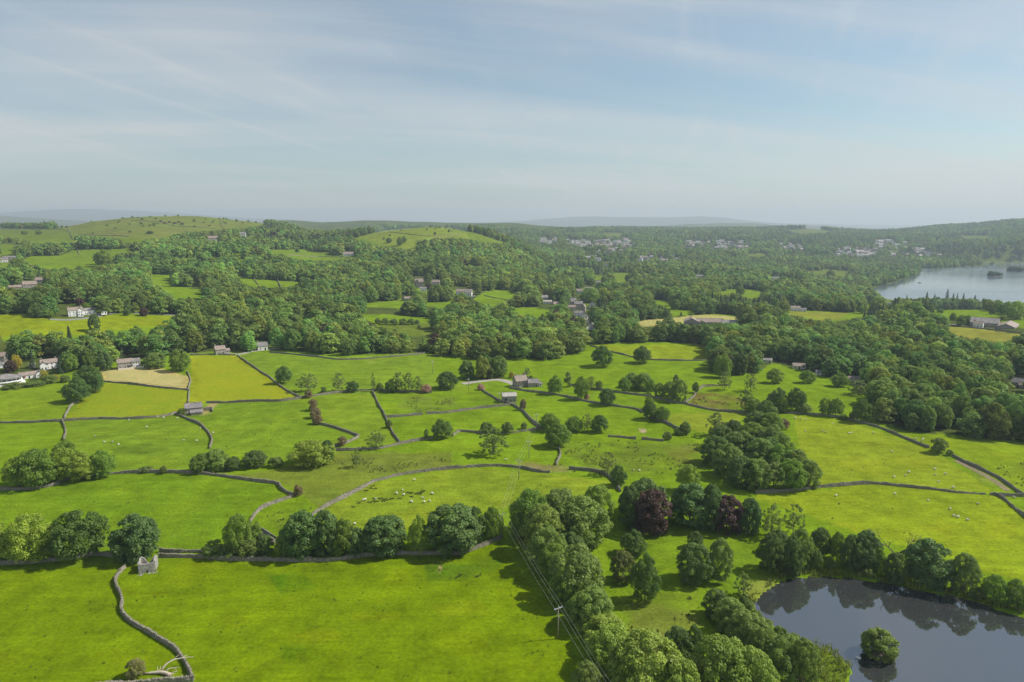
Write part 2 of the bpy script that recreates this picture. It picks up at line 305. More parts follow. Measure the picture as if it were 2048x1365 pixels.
# ------------------------------------------------------------------ object helpers
def tag(o, label=None, cat=None, group=None, kind=None):
    if label: o['label'] = label
    if cat: o['category'] = cat
    if group: o['group'] = group
    if kind: o['kind'] = kind
    return o
def link(name, me, parent=None):
    o = bpy.data.objects.new(name, me); COL.objects.link(o)
    if parent is not None: o.parent = parent
    return o
def empty(name, loc, rz=0):
    o = link(name, None); o.location = loc; o.rotation_euler = (0, 0, rz); o.empty_display_size = .5; return o
def pymesh(name, verts, faces, mats, smooth=False, mi=None):
    me = bpy.data.meshes.new(name); me.from_pydata([tuple(map(float, v)) for v in verts], [], faces)
    for q in (mats if isinstance(mats, (list, tuple)) else [mats]): me.materials.append(q)
    if smooth: me.polygons.foreach_set('use_smooth', [True] * len(me.polygons))
    if mi is not None: me.polygons.foreach_set('material_index', mi)
    me.update(); return me
def npmesh(name, v, f, mats, smooth=False, mi=None, var=None):
    """v (n,3) f (m,k) arrays, all faces k-sided"""
    v = np.asarray(v, np.float32); f = np.asarray(f, np.int32); m_, k = f.shape
    me = bpy.data.meshes.new(name); me.vertices.add(len(v)); me.vertices.foreach_set('co', v.ravel())
    me.loops.add(m_ * k); me.loops.foreach_set('vertex_index', f.ravel())
    me.polygons.add(m_); me.polygons.foreach_set('loop_start', np.arange(m_, dtype=np.int32) * k)
    for q in (mats if isinstance(mats, (list, tuple)) else [mats]): me.materials.append(q)
    me.polygons.foreach_set('use_smooth', np.full(m_, smooth))
    if mi is not None: me.polygons.foreach_set('material_index', np.asarray(mi, np.int32))
    if var is not None:
        at = me.attributes.new('var', 'FLOAT', 'FACE'); at.data.foreach_set('value', np.asarray(var, np.float32))
    me.update(calc_edges=True); me.validate(); return me
class MB:
    """collects simple solids into one mesh"""
    def __init__(s): s.v = []; s.f = []; s.m = []
    def add(s, v, f, m=0):
        o = len(s.v); s.v += [tuple(q) for q in v]; s.f += [tuple(i + o for i in q) for q in f]; s.m += [m] * len(f)
    def box(s, x0, x1, y0, y1, z0, z1, m=0):
        s.add([(x0,y0,z0),(x1,y0,z0),(x1,y1,z0),(x0,y1,z0),(x0,y0,z1),(x1,y0,z1),(x1,y1,z1),(x0,y1,z1)], [(0,3,2,1),(4,5,6,7),(0,1,5,4),(1,2,6,5),(2,3,7,6),(3,0,4,7)], m)
    def tube(s, pts, rad, n=6, m=0):
        pts = [Vector(p) for p in pts]; rings = []
        for i, p in enumerate(pts):
            d = (pts[min(i + 1, len(pts) - 1)] - pts[max(i - 1, 0)]).normalized()
            a = d.cross(Vector((0, 0, 1)) if abs(d.z) < .9 else Vector((1, 0, 0))).normalized(); b = d.cross(a)
            r = rad[i] if hasattr(rad, '__len__') else rad
            rings.append([p + (a * math.cos(2*math.pi*k/n) + b * math.sin(2*math.pi*k/n)) * r for k in range(n)])
        v = [q for g in rings for q in g]; f = []
        for i in range(len(pts) - 1):
            for k in range(n): f.append((i*n+k, i*n+(k+1)%n, (i+1)*n+(k+1)%n, (i+1)*n+k))
        f.append(tuple(range(n - 1, -1, -1))); f.append(tuple(range((len(pts)-1)*n, len(pts)*n)))
        s.add(v, f, m)
    def mesh(s, name, mats, smooth=False): return pymesh(name, s.v, s.f, mats, smooth, s.m)
    def build(s, name, mats, parent=None, smooth=False): return link(name, s.mesh(name, mats, smooth), parent)
# ------------------------------------------------------------------ woods and clearings, as they lie in the photograph
WOODLINE = [(-400,770),(0,764),(60,768),(130,742),(205,733),(300,716),(375,708),(480,706),(530,702),(600,704),(700,712),(800,708),(862,706),(872,735),(885,752),(930,760),(1005,764),(1014,742),(1060,727),(1120,716),(1168,702),(1174,690),(1250,687),(1340,686),(1400,690),(1424,700),(1426,742),(1470,752),(1520,744),(1545,728),(1600,742),(1640,752),(1700,768),(1752,784),(1757,846),(1800,862),(1900,872),(2048,884),(2500,900)]
wlx = np.array([p[0] for p in WOODLINE], float); wly = np.array([p[1] for p in WOODLINE], float)
CLEAR = [
 [(-200,630),(0,630),(52,627),(100,640),(180,637),(245,625),(300,628),(372,633),(335,648),(270,652),(215,658),(130,671),(100,667),(0,672),(-200,672)],
 [(45,520),(60,512),(115,512),(150,500),(262,498),(266,505),(225,513),(222,530),(170,542),(100,540),(55,526)],
 [(-200,457),(0,457),(115,459),(155,469),(150,486),(70,487),(40,478),(0,472),(-200,472)],[(0,500),(33,501),(33,509),(0,512)],[(0,526),(26,526),(20,538),(0,538)],[(0,488),(36,491),(32,499),(0,499)],[(240,478),(292,480),(290,486),(245,486)],
 [(110,454),(200,440),(270,430),(400,429),(480,437),(535,447),(515,454),(440,461),(360,467),(330,477),(300,481),(200,476),(150,468)],
 [(300,548),(345,552),(342,575),(306,578)],[(322,578),(412,578),(405,600),(340,596)],[(384,562),(398,562),(398,574),(386,574)],
 [(468,546),(500,558),(540,560),(630,566),(622,573),(560,574),(520,578),(480,566)],
 [(538,500),(600,499),(640,508),(720,514),(712,519),(655,523),(600,520),(570,512),(540,508)],[(590,524),(612,527),(608,531),(590,529)],
 [(700,478),(770,461),(850,455),(900,455),(960,469),(1018,489),(960,484),(935,478),(880,477),(832,483),(834,501),(800,498),(760,493),(735,485)],
 [(706,608),(800,601),(814,606),(800,618),(760,616),(712,612)],
 [(714,628),(800,630),(866,637),(860,648),(874,668),(830,675),(790,664),(756,655),(752,650)],
 [(852,609),(904,601),(904,611),(880,620)],
 [(945,600),(968,584),(995,578),(1035,585),(1037,592),(1010,604),(985,614)],
 [(1024,617),(1060,614),(1105,622),(1100,629),(1076,635),(1045,633),(1024,629)],
 [(1222,546),(1262,546),(1264,560),(1250,570),(1234,570)],[(1072,547),(1105,547),(1096,552),(1078,552)],
 [(1300,602),(1330,600),(1344,606),(1341,618),(1393,622),(1388,630),(1346,633),(1336,619),(1312,612)],
 [(1268,646),(1290,640),(1340,637),(1400,629),(1450,632),(1545,645),(1528,650),(1452,646),(1380,650),(1330,650),(1280,655)],
 [(1434,585),(1455,579),(1500,579),(1538,585),(1525,592),(1500,599),(1490,595),(1470,587),(1445,590)],
 [(1493,509),(1520,506),(1540,510),(1520,514),(1496,513)],
 [(1598,544),(1640,541),(1695,545),(1692,555),(1660,550),(1620,548)],[(1562,558),(1605,563),(1604,570),(1585,566)],
 [(1538,622),(1580,620),(1650,622),(1700,626),(1745,619),(1740,629),(1706,638),(1665,645),(1620,640),(1590,632)],
 [(1822,618),(1860,620),(1970,620),(2018,632),(1965,637),(1900,635),(1862,630)],[(1990,640),(2300,640),(2300,660),(2048,658),(2015,650)],
 [(1892,652),(1940,656),(2048,670),(2300,676),(2300,690),(2048,680),(1995,685),(1960,680),(1902,672)],
 [(1920,471),(1980,473),(1978,477),(1925,477)],[(1575,461),(1620,457),(1672,464),(1600,468)],
 [(1762,592),(1745,581),(1790,568),(1838,553),(1965,533),(2048,529),(2200,529),(2200,614),(2048,609),(2010,605),(1960,600),(1900,596),(1800,597)],
 [(1205,465),(1245,467),(1242,473),(1215,472)],
]
MOOR = [[(500,430),(722,430),(722,462),(640,468),(560,456),(500,450)],[(720,430),(990,430),(990,452),(720,452)],[(985,436),(1165,440),(1185,456),(1060,459),(990,456)],[(1170,430),(1480,430),(1480,455),(1170,455)]]
HAY = [[(1268,646),(1290,640),(1340,637),(1400,629),(1450,632),(1500,638),(1470,646),(1380,650),(1330,650),(1280,655)]]
def in_any(px, py, polys):
    r = np.zeros(np.shape(px), bool)
    for q in polys: r |= inside(px, py, q)
    return r
PASTURE = (.150, .262, .012)
FIELDS = [   # picture outline, colour of the sward
 ([(383,712),(470,712),(500,730),(540,757),(575,783),(600,796),(560,801),(415,806),(380,806),(381,770)], (.245, .300, .014)),
 ([(205,765),(377,781),(377,806),(350,829),(280,836),(132,840),(158,806)], (.215, .285, .012)),
 ([(200,740),(240,737),(290,732),(340,741),(379,755),(377,780),(203,763)], (.44, .375, .135)),
 ([(0,770),(60,776),(135,765),(155,806),(128,840),(0,844)], (.165, .268, .015)),
 ([(130,842),(352,830),(412,865),(422,897),(385,945),(230,945),(130,880)], (.150, .255, .020)),
 ([(356,832),(415,808),(600,800),(640,848),(718,873),(670,893),(580,930),(425,900),(420,865)], (.145, .250, .018)),
 ([(605,797),(745,783),(800,886),(720,898),(718,873),(640,848)], (.165, .270, .020)),
 ([(475,710),(540,705),(740,718),(870,710),(872,740),(960,775),(862,785),(600,794)], (.155, .262, .022)),
 ([(0,985),(130,965),(240,948),(400,948),(560,972),(505,1040),(440,1110),(320,1105),(0,1110)], (.135, .245, .012)),
 ([(430,952),(560,965),(600,985),(640,1018),(760,958),(900,938),(905,905),(680,905),(560,937)], (.150, .215, .030)),
 ([(645,1018),(745,966),(930,936),(1075,944),(1230,965),(1200,1010),(1040,1010),(830,1060),(660,1080)], (.185, .275, .022)),
 ([(1174,690),(1424,690),(1424,722),(1290,720),(1230,706)], (.205, .288, .014)),
 ([(1585,830),(1690,840),(1856,896),(1990,985),(1640,973),(1600,900)], (.205, .290, .018)),
 ([(1500,992),(1750,971),(1990,990),(2060,1045),(2200,1180),(2048,1165),(1700,1060)], (.200, .290, .014)),
 ([(1760,862),(2060,885),(2200,1000),(2040,985),(1900,910)], (.185, .285, .012)),
 ([(1300,830),(1440,824),(1500,830),(1420,870),(1340,845)], (.200, .275, .025)),
 ([(0,1140),(1000,1085),(1150,1300),(1160,1420),(-300,1420),(-300,1140)], (.139, .228, .003)),
 ([(1892,652),(1940,656),(2300,676),(2300,690),(2048,680),(1995,685),(1902,672)], (.235, .262, .05)),
 ([(1538,622),(1700,626),(1665,645),(1590,632)], (.20, .245, .035)),
 ([(110,454),(200,440),(270,430),(400,429),(480,439),(530,449),(430,460),(300,480),(150,469)], (.150, .205, .045)),
 ([(715,474),(770,462),(850,456),(890,455),(936,468),(936,478),(830,480),(834,500),(800,497),(745,483)], (.175, .245, .035)),
 ([(-200,630),(52,627),(372,633),(335,650),(130,673),(-200,673)], (.205, .280, .010)),
 ([(754,650),(866,645),(880,672),(830,680)], (.125, .185, .03)),
] + [(q, (.40, .37, .12)) for q in HAY] + [([(1452,634),(1545,645),(1528,651),(1460,647)], (.22, .30, .07))]
PATCH = [   # rough or wet ground: outline, colour, blend
 ([(1368,812),(1392,786),(1430,782),(1484,790),(1506,815),(1445,824)], (.155, .125, .050), .85),
 ([(1130,880),(1400,885),(1410,940),(1200,962),(1120,905)], (.120, .165, .035), .55),
 ([(800,790),(900,790),(925,815),(840,830),(790,815)], (.130, .165, .050), .5),
 ([(640,915),(800,905),(910,918),(880,935),(760,955),(690,940)], (.125, .155, .040), .55),
 ([(520,1030),(600,1010),(660,1020),(600,1050),(560,1070)], (.105, .165, .020), .6),
 ([(1035,925),(1130,930),(1150,945),(1100,948),(1030,935)], (.22, .175, .11), .75),
 ([(1320,890),(1400,885),(1400,930),(1350,930)], (.15, .16, .05), .5),
 ([(1975,925),(2060,920),(2060,985),(2030,972)], (.090, .135, .020), .7),
 ([(1915,922),(1990,960),(2020,985),(1960,968)], (.24, .20, .10), .6),
 ([(1230,1190),(1400,1170),(1420,1260),(1320,1300),(1240,1290)], (.16, .175, .05), .6),
 ([(1260,1270),(1340,1265),(1330,1320),(1290,1340)], (.21, .16, .10), .7),
 ([(1200,1080),(1500,1060),(1560,1150),(1500,1200),(1420,1180),(1230,1180)], (.100, .185, .014), .6),
 ([(1490,1160),(1560,1140),(1640,1140),(1560,1170),(1510,1225),(1495,1215)], (.20, .23, .06), .7),
 ([(1560,1290),(1640,1285),(1710,1330),(1690,1372),(1630,1400),(1560,1400)], (.105, .165, .025), .7),
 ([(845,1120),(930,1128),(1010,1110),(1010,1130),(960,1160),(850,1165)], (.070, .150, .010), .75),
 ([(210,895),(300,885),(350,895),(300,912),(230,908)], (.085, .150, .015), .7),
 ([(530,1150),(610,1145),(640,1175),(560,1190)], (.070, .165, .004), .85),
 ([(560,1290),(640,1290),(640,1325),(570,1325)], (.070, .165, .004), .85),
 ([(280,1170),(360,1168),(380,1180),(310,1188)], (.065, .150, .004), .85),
 ([(700,1228),(790,1225),(800,1240),(700,1240)], (.20, .26, .004), .6),
 ([(560,1270),(660,1255),(700,1265),(620,1290)], (.19, .25, .004), .55),
 ([(850,1205),(960,1195),(980,1225),(880,1240)], (.185, .25, .006), .5),
 ([(1278,858),(1292,857),(1298,863),(1290,868),(1280,864)], (.42, .34, .23), 1),
 ([(877,1130),(882,1132),(884,1142),(878,1143)], (.45, .33, .2), 1),
 ([(415,800),(440,805),(420,830),(400,835)], (.36, .30, .18), .8),
 ([(735,722),(750,722),(750,726),(735,726)], (.33, .29, .15), .8),
]
# ------------------------------------------------------------------ ground
def make_ground():
    px, py = project(GX, GY, H); vis = seen(GX, GY, H + .5)
    col = np.empty(H.shape + (3,)); col[:] = PASTURE
    far = sm(600, 2600, RG)[..., None]; col = col * (1 - far) + np.array((.115, .165, .035)) * far
    jx = fbm(GX, GY, 14, 41, 3) * 5; jy = fbm(GX, GY, 14, 57, 3) * 3
    k = np.clip(250 / RG, .15, 1.4)
    for q, c in FIELDS: col[inside(px, py, q) & vis] = c

    for q, c, b in PATCH:
        xs = [p[0] for p in q]; ys = [p[1] for p in q]
        bx = (px > min(xs) - 25) & (px < max(xs) + 25) & (py > min(ys) - 20) & (py < max(ys) + 20)
        if not bx.any(): continue
        x = px[bx] + jx[bx] * k[bx] * 2.2; y = py[bx] + jy[bx] * k[bx] * 1.5; ins = inside(x, y, q); d = edge_dist(x, y, q)
        soft = max(1.5, .12 * (max(ys) - min(ys))); w = np.where(ins, np.clip(d / soft, 0, 1), 0) * b
        w = w * np.clip(.75 + 1.1 * fbm(GX[bx], GY[bx], 9, 63, 3), 0, 1) if b < 1 else w
        col[bx] = col[bx] * (1 - w[:, None]) + np.array(c) * w[:, None]
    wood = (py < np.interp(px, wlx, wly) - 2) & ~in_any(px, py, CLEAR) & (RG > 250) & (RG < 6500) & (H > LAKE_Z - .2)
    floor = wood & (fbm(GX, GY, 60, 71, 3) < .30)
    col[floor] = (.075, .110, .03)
    fm = inside(px, py, FIELDS[19][0]) & vis; nn = fbm(GX, GY, 70, 99, 5)[..., None]
    col = np.where((fm & (nn[..., 0] > .05))[..., None], col * (1 - .6 * np.clip(nn, 0, .6)) + np.array((.16, .12, .06)) * .6 * np.clip(nn, 0, .6), col)
    # far moor and fells
    fell = RG > 6500; col[fell] = (.10, .13, .06)
    col = col * np.where((col[..., 0] > .34)[..., None], np.array((.80, .80, .75)), np.array((.86, .79, .62)))
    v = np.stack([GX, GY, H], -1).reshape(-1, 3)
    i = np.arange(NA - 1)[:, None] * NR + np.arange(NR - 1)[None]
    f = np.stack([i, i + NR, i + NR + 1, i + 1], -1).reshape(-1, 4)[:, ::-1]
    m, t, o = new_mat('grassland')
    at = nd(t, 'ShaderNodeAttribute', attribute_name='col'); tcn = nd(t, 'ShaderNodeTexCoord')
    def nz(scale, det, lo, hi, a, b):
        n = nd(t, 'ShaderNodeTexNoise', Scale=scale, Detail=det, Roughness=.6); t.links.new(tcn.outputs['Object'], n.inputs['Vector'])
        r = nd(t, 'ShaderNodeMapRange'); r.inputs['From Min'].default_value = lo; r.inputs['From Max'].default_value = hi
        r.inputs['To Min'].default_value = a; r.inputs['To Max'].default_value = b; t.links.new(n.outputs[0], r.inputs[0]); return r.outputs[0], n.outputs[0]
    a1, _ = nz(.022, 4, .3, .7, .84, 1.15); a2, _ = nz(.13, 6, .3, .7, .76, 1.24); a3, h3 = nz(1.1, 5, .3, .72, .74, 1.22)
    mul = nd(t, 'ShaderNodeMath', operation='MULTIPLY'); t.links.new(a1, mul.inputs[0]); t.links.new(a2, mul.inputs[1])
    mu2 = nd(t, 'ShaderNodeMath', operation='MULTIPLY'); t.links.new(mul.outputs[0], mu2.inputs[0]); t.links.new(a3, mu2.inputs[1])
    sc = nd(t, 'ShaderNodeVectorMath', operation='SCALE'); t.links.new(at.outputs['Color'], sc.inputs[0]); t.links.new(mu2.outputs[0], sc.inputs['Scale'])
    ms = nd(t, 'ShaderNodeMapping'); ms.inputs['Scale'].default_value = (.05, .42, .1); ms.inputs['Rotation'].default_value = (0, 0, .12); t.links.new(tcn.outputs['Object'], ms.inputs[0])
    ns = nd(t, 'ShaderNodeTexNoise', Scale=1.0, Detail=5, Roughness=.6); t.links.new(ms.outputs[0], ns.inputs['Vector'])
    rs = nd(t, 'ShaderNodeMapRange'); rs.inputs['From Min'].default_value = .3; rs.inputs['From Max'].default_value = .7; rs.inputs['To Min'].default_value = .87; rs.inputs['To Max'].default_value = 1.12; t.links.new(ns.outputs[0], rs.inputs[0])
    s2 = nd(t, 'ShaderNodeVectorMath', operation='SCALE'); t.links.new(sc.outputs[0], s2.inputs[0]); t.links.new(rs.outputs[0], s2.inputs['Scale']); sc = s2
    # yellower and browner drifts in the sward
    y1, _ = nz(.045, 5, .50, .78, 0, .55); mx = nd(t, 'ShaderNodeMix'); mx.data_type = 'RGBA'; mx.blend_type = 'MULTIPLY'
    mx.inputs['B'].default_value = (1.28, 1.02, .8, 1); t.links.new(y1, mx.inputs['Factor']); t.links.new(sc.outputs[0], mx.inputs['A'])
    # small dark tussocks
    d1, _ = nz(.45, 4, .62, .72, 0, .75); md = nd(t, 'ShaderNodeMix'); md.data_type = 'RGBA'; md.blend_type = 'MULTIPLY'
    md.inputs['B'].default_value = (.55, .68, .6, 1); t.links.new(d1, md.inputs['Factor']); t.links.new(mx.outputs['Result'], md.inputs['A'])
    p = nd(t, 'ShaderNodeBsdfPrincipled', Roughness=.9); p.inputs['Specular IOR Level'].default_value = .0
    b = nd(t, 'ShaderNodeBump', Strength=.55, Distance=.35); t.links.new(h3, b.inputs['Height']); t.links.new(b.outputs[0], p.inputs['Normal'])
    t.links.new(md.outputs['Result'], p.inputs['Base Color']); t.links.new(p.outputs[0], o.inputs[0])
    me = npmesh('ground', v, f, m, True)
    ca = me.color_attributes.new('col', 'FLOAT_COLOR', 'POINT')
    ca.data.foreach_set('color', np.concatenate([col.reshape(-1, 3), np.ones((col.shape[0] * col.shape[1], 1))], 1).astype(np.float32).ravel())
    tag(link('ground', me), kind='structure')
make_ground()

def field_sheet(name, poly, mat, step=2.5):
    ws = [tuple(spot(*a))[:2] for a in poly]; a = np.array(ws); xs = np.arange(a[:, 0].min(), a[:, 0].max(), step); ys = np.arange(a[:, 1].min(), a[:, 1].max(), step)
    X, Y = np.meshgrid(xs, ys, indexing='ij'); ins = inside(X, Y, ws) & (edge_dist(X, Y, ws) > 1.2 + 2.5 * (fbm(X, Y, 9, 5, 2) + .3)); n2 = len(ys)
    i, j = np.nonzero(ins[:-1, :-1] & ins[1:, :-1] & ins[:-1, 1:] & ins[1:, 1:]); b = i * n2 + j
    f = np.stack([b, b + n2, b + n2 + 1, b + 1], -1); us, inv = np.unique(f, return_inverse=True)
    v = np.column_stack([X.ravel(), Y.ravel(), ground(X, Y).ravel() + .10])[us]
    tag(link(name, npmesh(name, v, inv.reshape(-1, 4), mat, True)), kind='structure')
def sward(name, c1, c2, c3, row, rot, rowstr):
    m, t, o = new_mat(name); tcn = nd(t, 'ShaderNodeTexCoord'); mp = nd(t, 'ShaderNodeMapping'); mp.inputs['Rotation'].default_value = (0, 0, rot); t.links.new(tcn.outputs['Object'], mp.inputs[0])
    wv = nd(t, 'ShaderNodeTexWave', Scale=row, Distortion=3.5, Detail=3); wv.inputs['Detail Scale'].default_value = .35; t.links.new(mp.outputs[0], wv.inputs['Vector'])
    n1 = nd(t, 'ShaderNodeTexNoise', Scale=.06, Detail=6, Roughness=.62); n2 = nd(t, 'ShaderNodeTexNoise', Scale=.7, Detail=5, Roughness=.65)
    for n in (n1, n2): t.links.new(tcn.outputs['Object'], n.inputs['Vector'])
    cr = nd(t, 'ShaderNodeValToRGB'); e = cr.color_ramp.elements; e[0].position = .34; e[0].color = rgb(c1); e[1].position = .66; e[1].color = rgb(c2); t.links.new(n1.outputs[0], cr.inputs[0])
    mx = nd(t, 'ShaderNodeMix'); mx.data_type = 'RGBA'; mx.inputs['B'].default_value = rgb(c3); mu = nd(t, 'ShaderNodeMath', operation='MULTIPLY'); mu.inputs[1].default_value = rowstr
    t.links.new(wv.outputs['Fac'], mu.inputs[0]); t.links.new(mu.outputs[0], mx.inputs['Factor']); t.links.new(cr.outputs[0], mx.inputs['A'])
    mr = nd(t, 'ShaderNodeMapRange'); mr.inputs['From Min'].default_value = .3; mr.inputs['From Max'].default_value = .7; mr.inputs['To Min'].default_value = .78; mr.inputs['To Max'].default_value = 1.2; t.links.new(n2.outputs[0], mr.inputs[0])
    sc = nd(t, 'ShaderNodeVectorMath', operation='SCALE'); t.links.new(mx.outputs['Result'], sc.inputs[0]); t.links.new(mr.outputs[0], sc.inputs['Scale'])
    p = nd(t, 'ShaderNodeBsdfPrincipled', Roughness=.95); p.inputs['Specular IOR Level'].default_value = 0; t.links.new(sc.outputs[0], p.inputs['Base Color']); t.links.new(p.outputs[0], o.inputs[0]); return m
field_sheet('hay_field', FIELDS[2][0], sward('cut_hay', (.27, .26, .085), (.37, .31, .115), (.41, .36, .16), .17, .5, .55))
field_sheet('buttercup_meadow', FIELDS[0][0], sward('buttercups', (.185, .235, .008), (.232, .243, .008), (.205, .240, .012), .05, 1.2, .4))
field_sheet('yellow_pasture', FIELDS[1][0], sward('yellow_grass', (.150, .215, .008), (.205, .228, .010), (.17, .225, .012), .06, .3, .4))
field_sheet('hay_field', HAY[0], sward('far_hay', (.27, .27, .08), (.34, .31, .10), (.36, .33, .13), .06, .2, .5), 6)
def water(name, poly, z, mat):
    bm = bmesh.new(); vs_ = [bm.verts.new((x, y, z)) for x, y in poly]; f = bm.faces.new(vs_)
    if f.normal.z < 0: f.normal_flip()
    bm.normal_update()
    if bm.faces[:][0].normal.z < 0: bm.faces[:][0].normal_flip()
    bmesh.ops.triangulate(bm, faces=bm.faces[:]); me = bpy.data.meshes.new(name); bm.to_mesh(me); bm.free(); me.materials.append(mat)
    tag(link(name, me), kind='structure')
def grow(poly, d):   # widen the sheet so that its rim lies under the bank
    a = np.array(poly); n = len(a); area = sum(a[i][0]*a[(i+1)%n][1] - a[(i+1)%n][0]*a[i][1] for i in range(n)); s = 1 if area > 0 else -1; outp = []
    for i in range(n):
        e = a[(i + 1) % n] - a[i - 1]; e = e / (np.hypot(*e) + 1e-9); outp.append((a[i][0] + e[1] * d * s, a[i][1] - e[0] * d * s))
    return outp
water('lake', grow(LAKE, 10), LAKE_Z, M['lake']); water('pond', grow(POND, 1.2), POND_Z, M['pond'])

# ------------------------------------------------------------------ paths along the land
def smooth_path(pts, step):
    w = [spot(*p) for p in pts]; c = []
    for i in range(len(w) - 1):
        p0, p1, p2, p3 = w[max(i-1, 0)], w[i], w[i+1], w[min(i+2, len(w)-1)]; n = max(1, int((p2 - p1).length / step))
        for k in range(n):
            t = k / n
            q = .5 * ((2*p1) + (p2 - p0)*t + (2*p0 - 5*p1 + 4*p2 - p3)*t*t + (3*p1 - p0 - 3*p2 + p3)*t**3); c.append((q.x, q.y))
    c.append((w[-1].x, w[-1].y)); return np.array(c)
def strip(name, pts, width, mat, lift=.06):
    c = smooth_path(pts, 3.0); t = np.gradient(c, axis=0); t /= np.linalg.norm(t, axis=1)[:, None] + 1e-9; n = np.stack([-t[:, 1], t[:, 0]], 1)
    rows = []
    for k in (-.5, -.17, .17, .5):
        q = c + n * width * k * (1 + .08 * np.sin(np.arange(len(c)) * 1.7))[:, None]; rows.append(np.column_stack([q, ground(q[:, 0], q[:, 1]) + lift]))
    v = np.concatenate(rows); m_ = len(c); f = [(a*m_+i, a*m_+i+1, (a+1)*m_+i+1, (a+1)*m_+i) for a in range(3) for i in range(m_-1)]
    tag(link(name, pymesh(name, v, [q[::-1] for q in f], mat)), kind='structure')
strip('lane', [(100,639),(140,640),(180,636),(215,629),(243,624),(262,626),(330,630),(410,634)], 5, M['asphalt'])
strip('lane', [(430,708),(478,709),(500,704),(530,700),(560,697)], 4.5, M['gravel'])
strip('lane', [(925,768),(960,763),(995,760),(1016,764),(1030,770)], 5, M['gravel'])
strip('lane', [(1180,661),(1176,648),(1172,640),(1180,634)], 9, M['gravel'])
strip('road', [(1282,592),(1286,584),(1296,578),(1310,572),(1322,568)], 9, M['asphalt'])
strip('farm_track', [(1880,651),(1920,648),(1960,645)], 4, M['gravel'])
strip('earth_bank', [(1912,921),(1945,938),(1985,960),(2015,982)], 2.6, M['bank_earth'])

COPING = []
for k in range(4):
    b = MB(); rr = random.Random(k); b.box(-.12, .12, -.24, .24, 0, .24)
    b.v = [(x * rr.uniform(.75, 1.25), y * rr.uniform(.75, 1.2), z * rr.uniform(.7, 1.25)) for x, y, z in b.v]; COPING.append((np.array(b.v), b.f))
def stone_wall(pts, label, h=1.08, step=None, group='dry stone walls between the fields'):
    c0 = smooth_path(pts, 2.0); dist = float(np.hypot(*c0.mean(0))); st = .9 if dist < 330 else 1.6 if dist < 700 else 5
    c = smooth_path(pts, st); n_ = len(c)
    t = np.gradient(c, axis=0); t /= np.linalg.norm(t, axis=1)[:, None] + 1e-9; n = np.stack([-t[:, 1], t[:, 0]], 1)
    c = c + n * (fbm(c[:, 0], c[:, 1], 9, 5, 2) * .5)[:, None]
    g = ground(c[:, 0], c[:, 1]); hh = h * (1 + .55 * fbm(c[:, 0], c[:, 1], 9, 91, 3) + .35 * fbm(c[:, 0], c[:, 1], 2.6, 47, 2) - .6 * np.clip(fbm(c[:, 0], c[:, 1], 24, 19, 2) - .30, 0, .4) * 2.5 + RNG.uniform(-.05, .05, n_))
    prof = [(-.36, -.35, 0), (-.34, .35, .5), (-.23, 1, 1), (0, 1.04, 1), (.23, 1, 1), (.34, .35, .5), (.36, -.35, 0)]
    v = []
    for s_, kz, j in prof:
        off = s_ + RNG.uniform(-.07, .07, n_); q = c + n * off[:, None]
        v.append(np.column_stack([q, g + (hh * kz if kz > 0 else kz) + RNG.uniform(-.05, .05, n_) * (j > 0)]))
    v = np.concatenate(v); f = [(a*n_+i, a*n_+i+1, (a+1)*n_+i+1, (a+1)*n_+i) for a in range(6) for i in range(n_ - 1)]
    f = [q[::-1] for q in f] + [tuple(a*n_ for a in range(7)), tuple(a*n_ + n_ - 1 for a in range(6, -1, -1))]
    o = link('dry_stone_wall', pymesh('dry_stone_wall', v, f, M['stone'])); tag(o, label, 'wall', group)
    if dist < 430:
        cs = smooth_path(pts, .42); t = np.gradient(cs, axis=0); t /= np.linalg.norm(t, axis=1)[:, None] + 1e-9
        ci = np.clip((np.arange(len(cs)) / max(1, len(cs) - 1) * (n_ - 1)), 0, n_ - 1.001); i0 = ci.astype(int)
        top = (g + hh)[i0]; ctr = c[i0] * (1 - (ci - i0))[:, None] + c[np.minimum(i0 + 1, n_ - 1)] * (ci - i0)[:, None]
        vv = []; ff = []
        for i in range(len(cs)):
            if random.random() < .1: continue
            cv, cf = COPING[i % 4]; a = math.atan2(t[i][1], t[i][0]) + random.uniform(-.25, .25); ca_, sa = math.cos(a), math.sin(a); s = random.uniform(.75, 1.25)
            b0 = len(vv)
            vv += [(ctr[i][0] + (x*ca_ - y*sa)*s, ctr[i][1] + (x*sa + y*ca_)*s, top[i] - .06 + z*s) for x, y, z in cv]; ff += [tuple(q + b0 for q in w) for w in cf]
        if vv: tag(link('coping', pymesh('coping', vv, ff, M['stone']), o), kind='stuff')
    return o
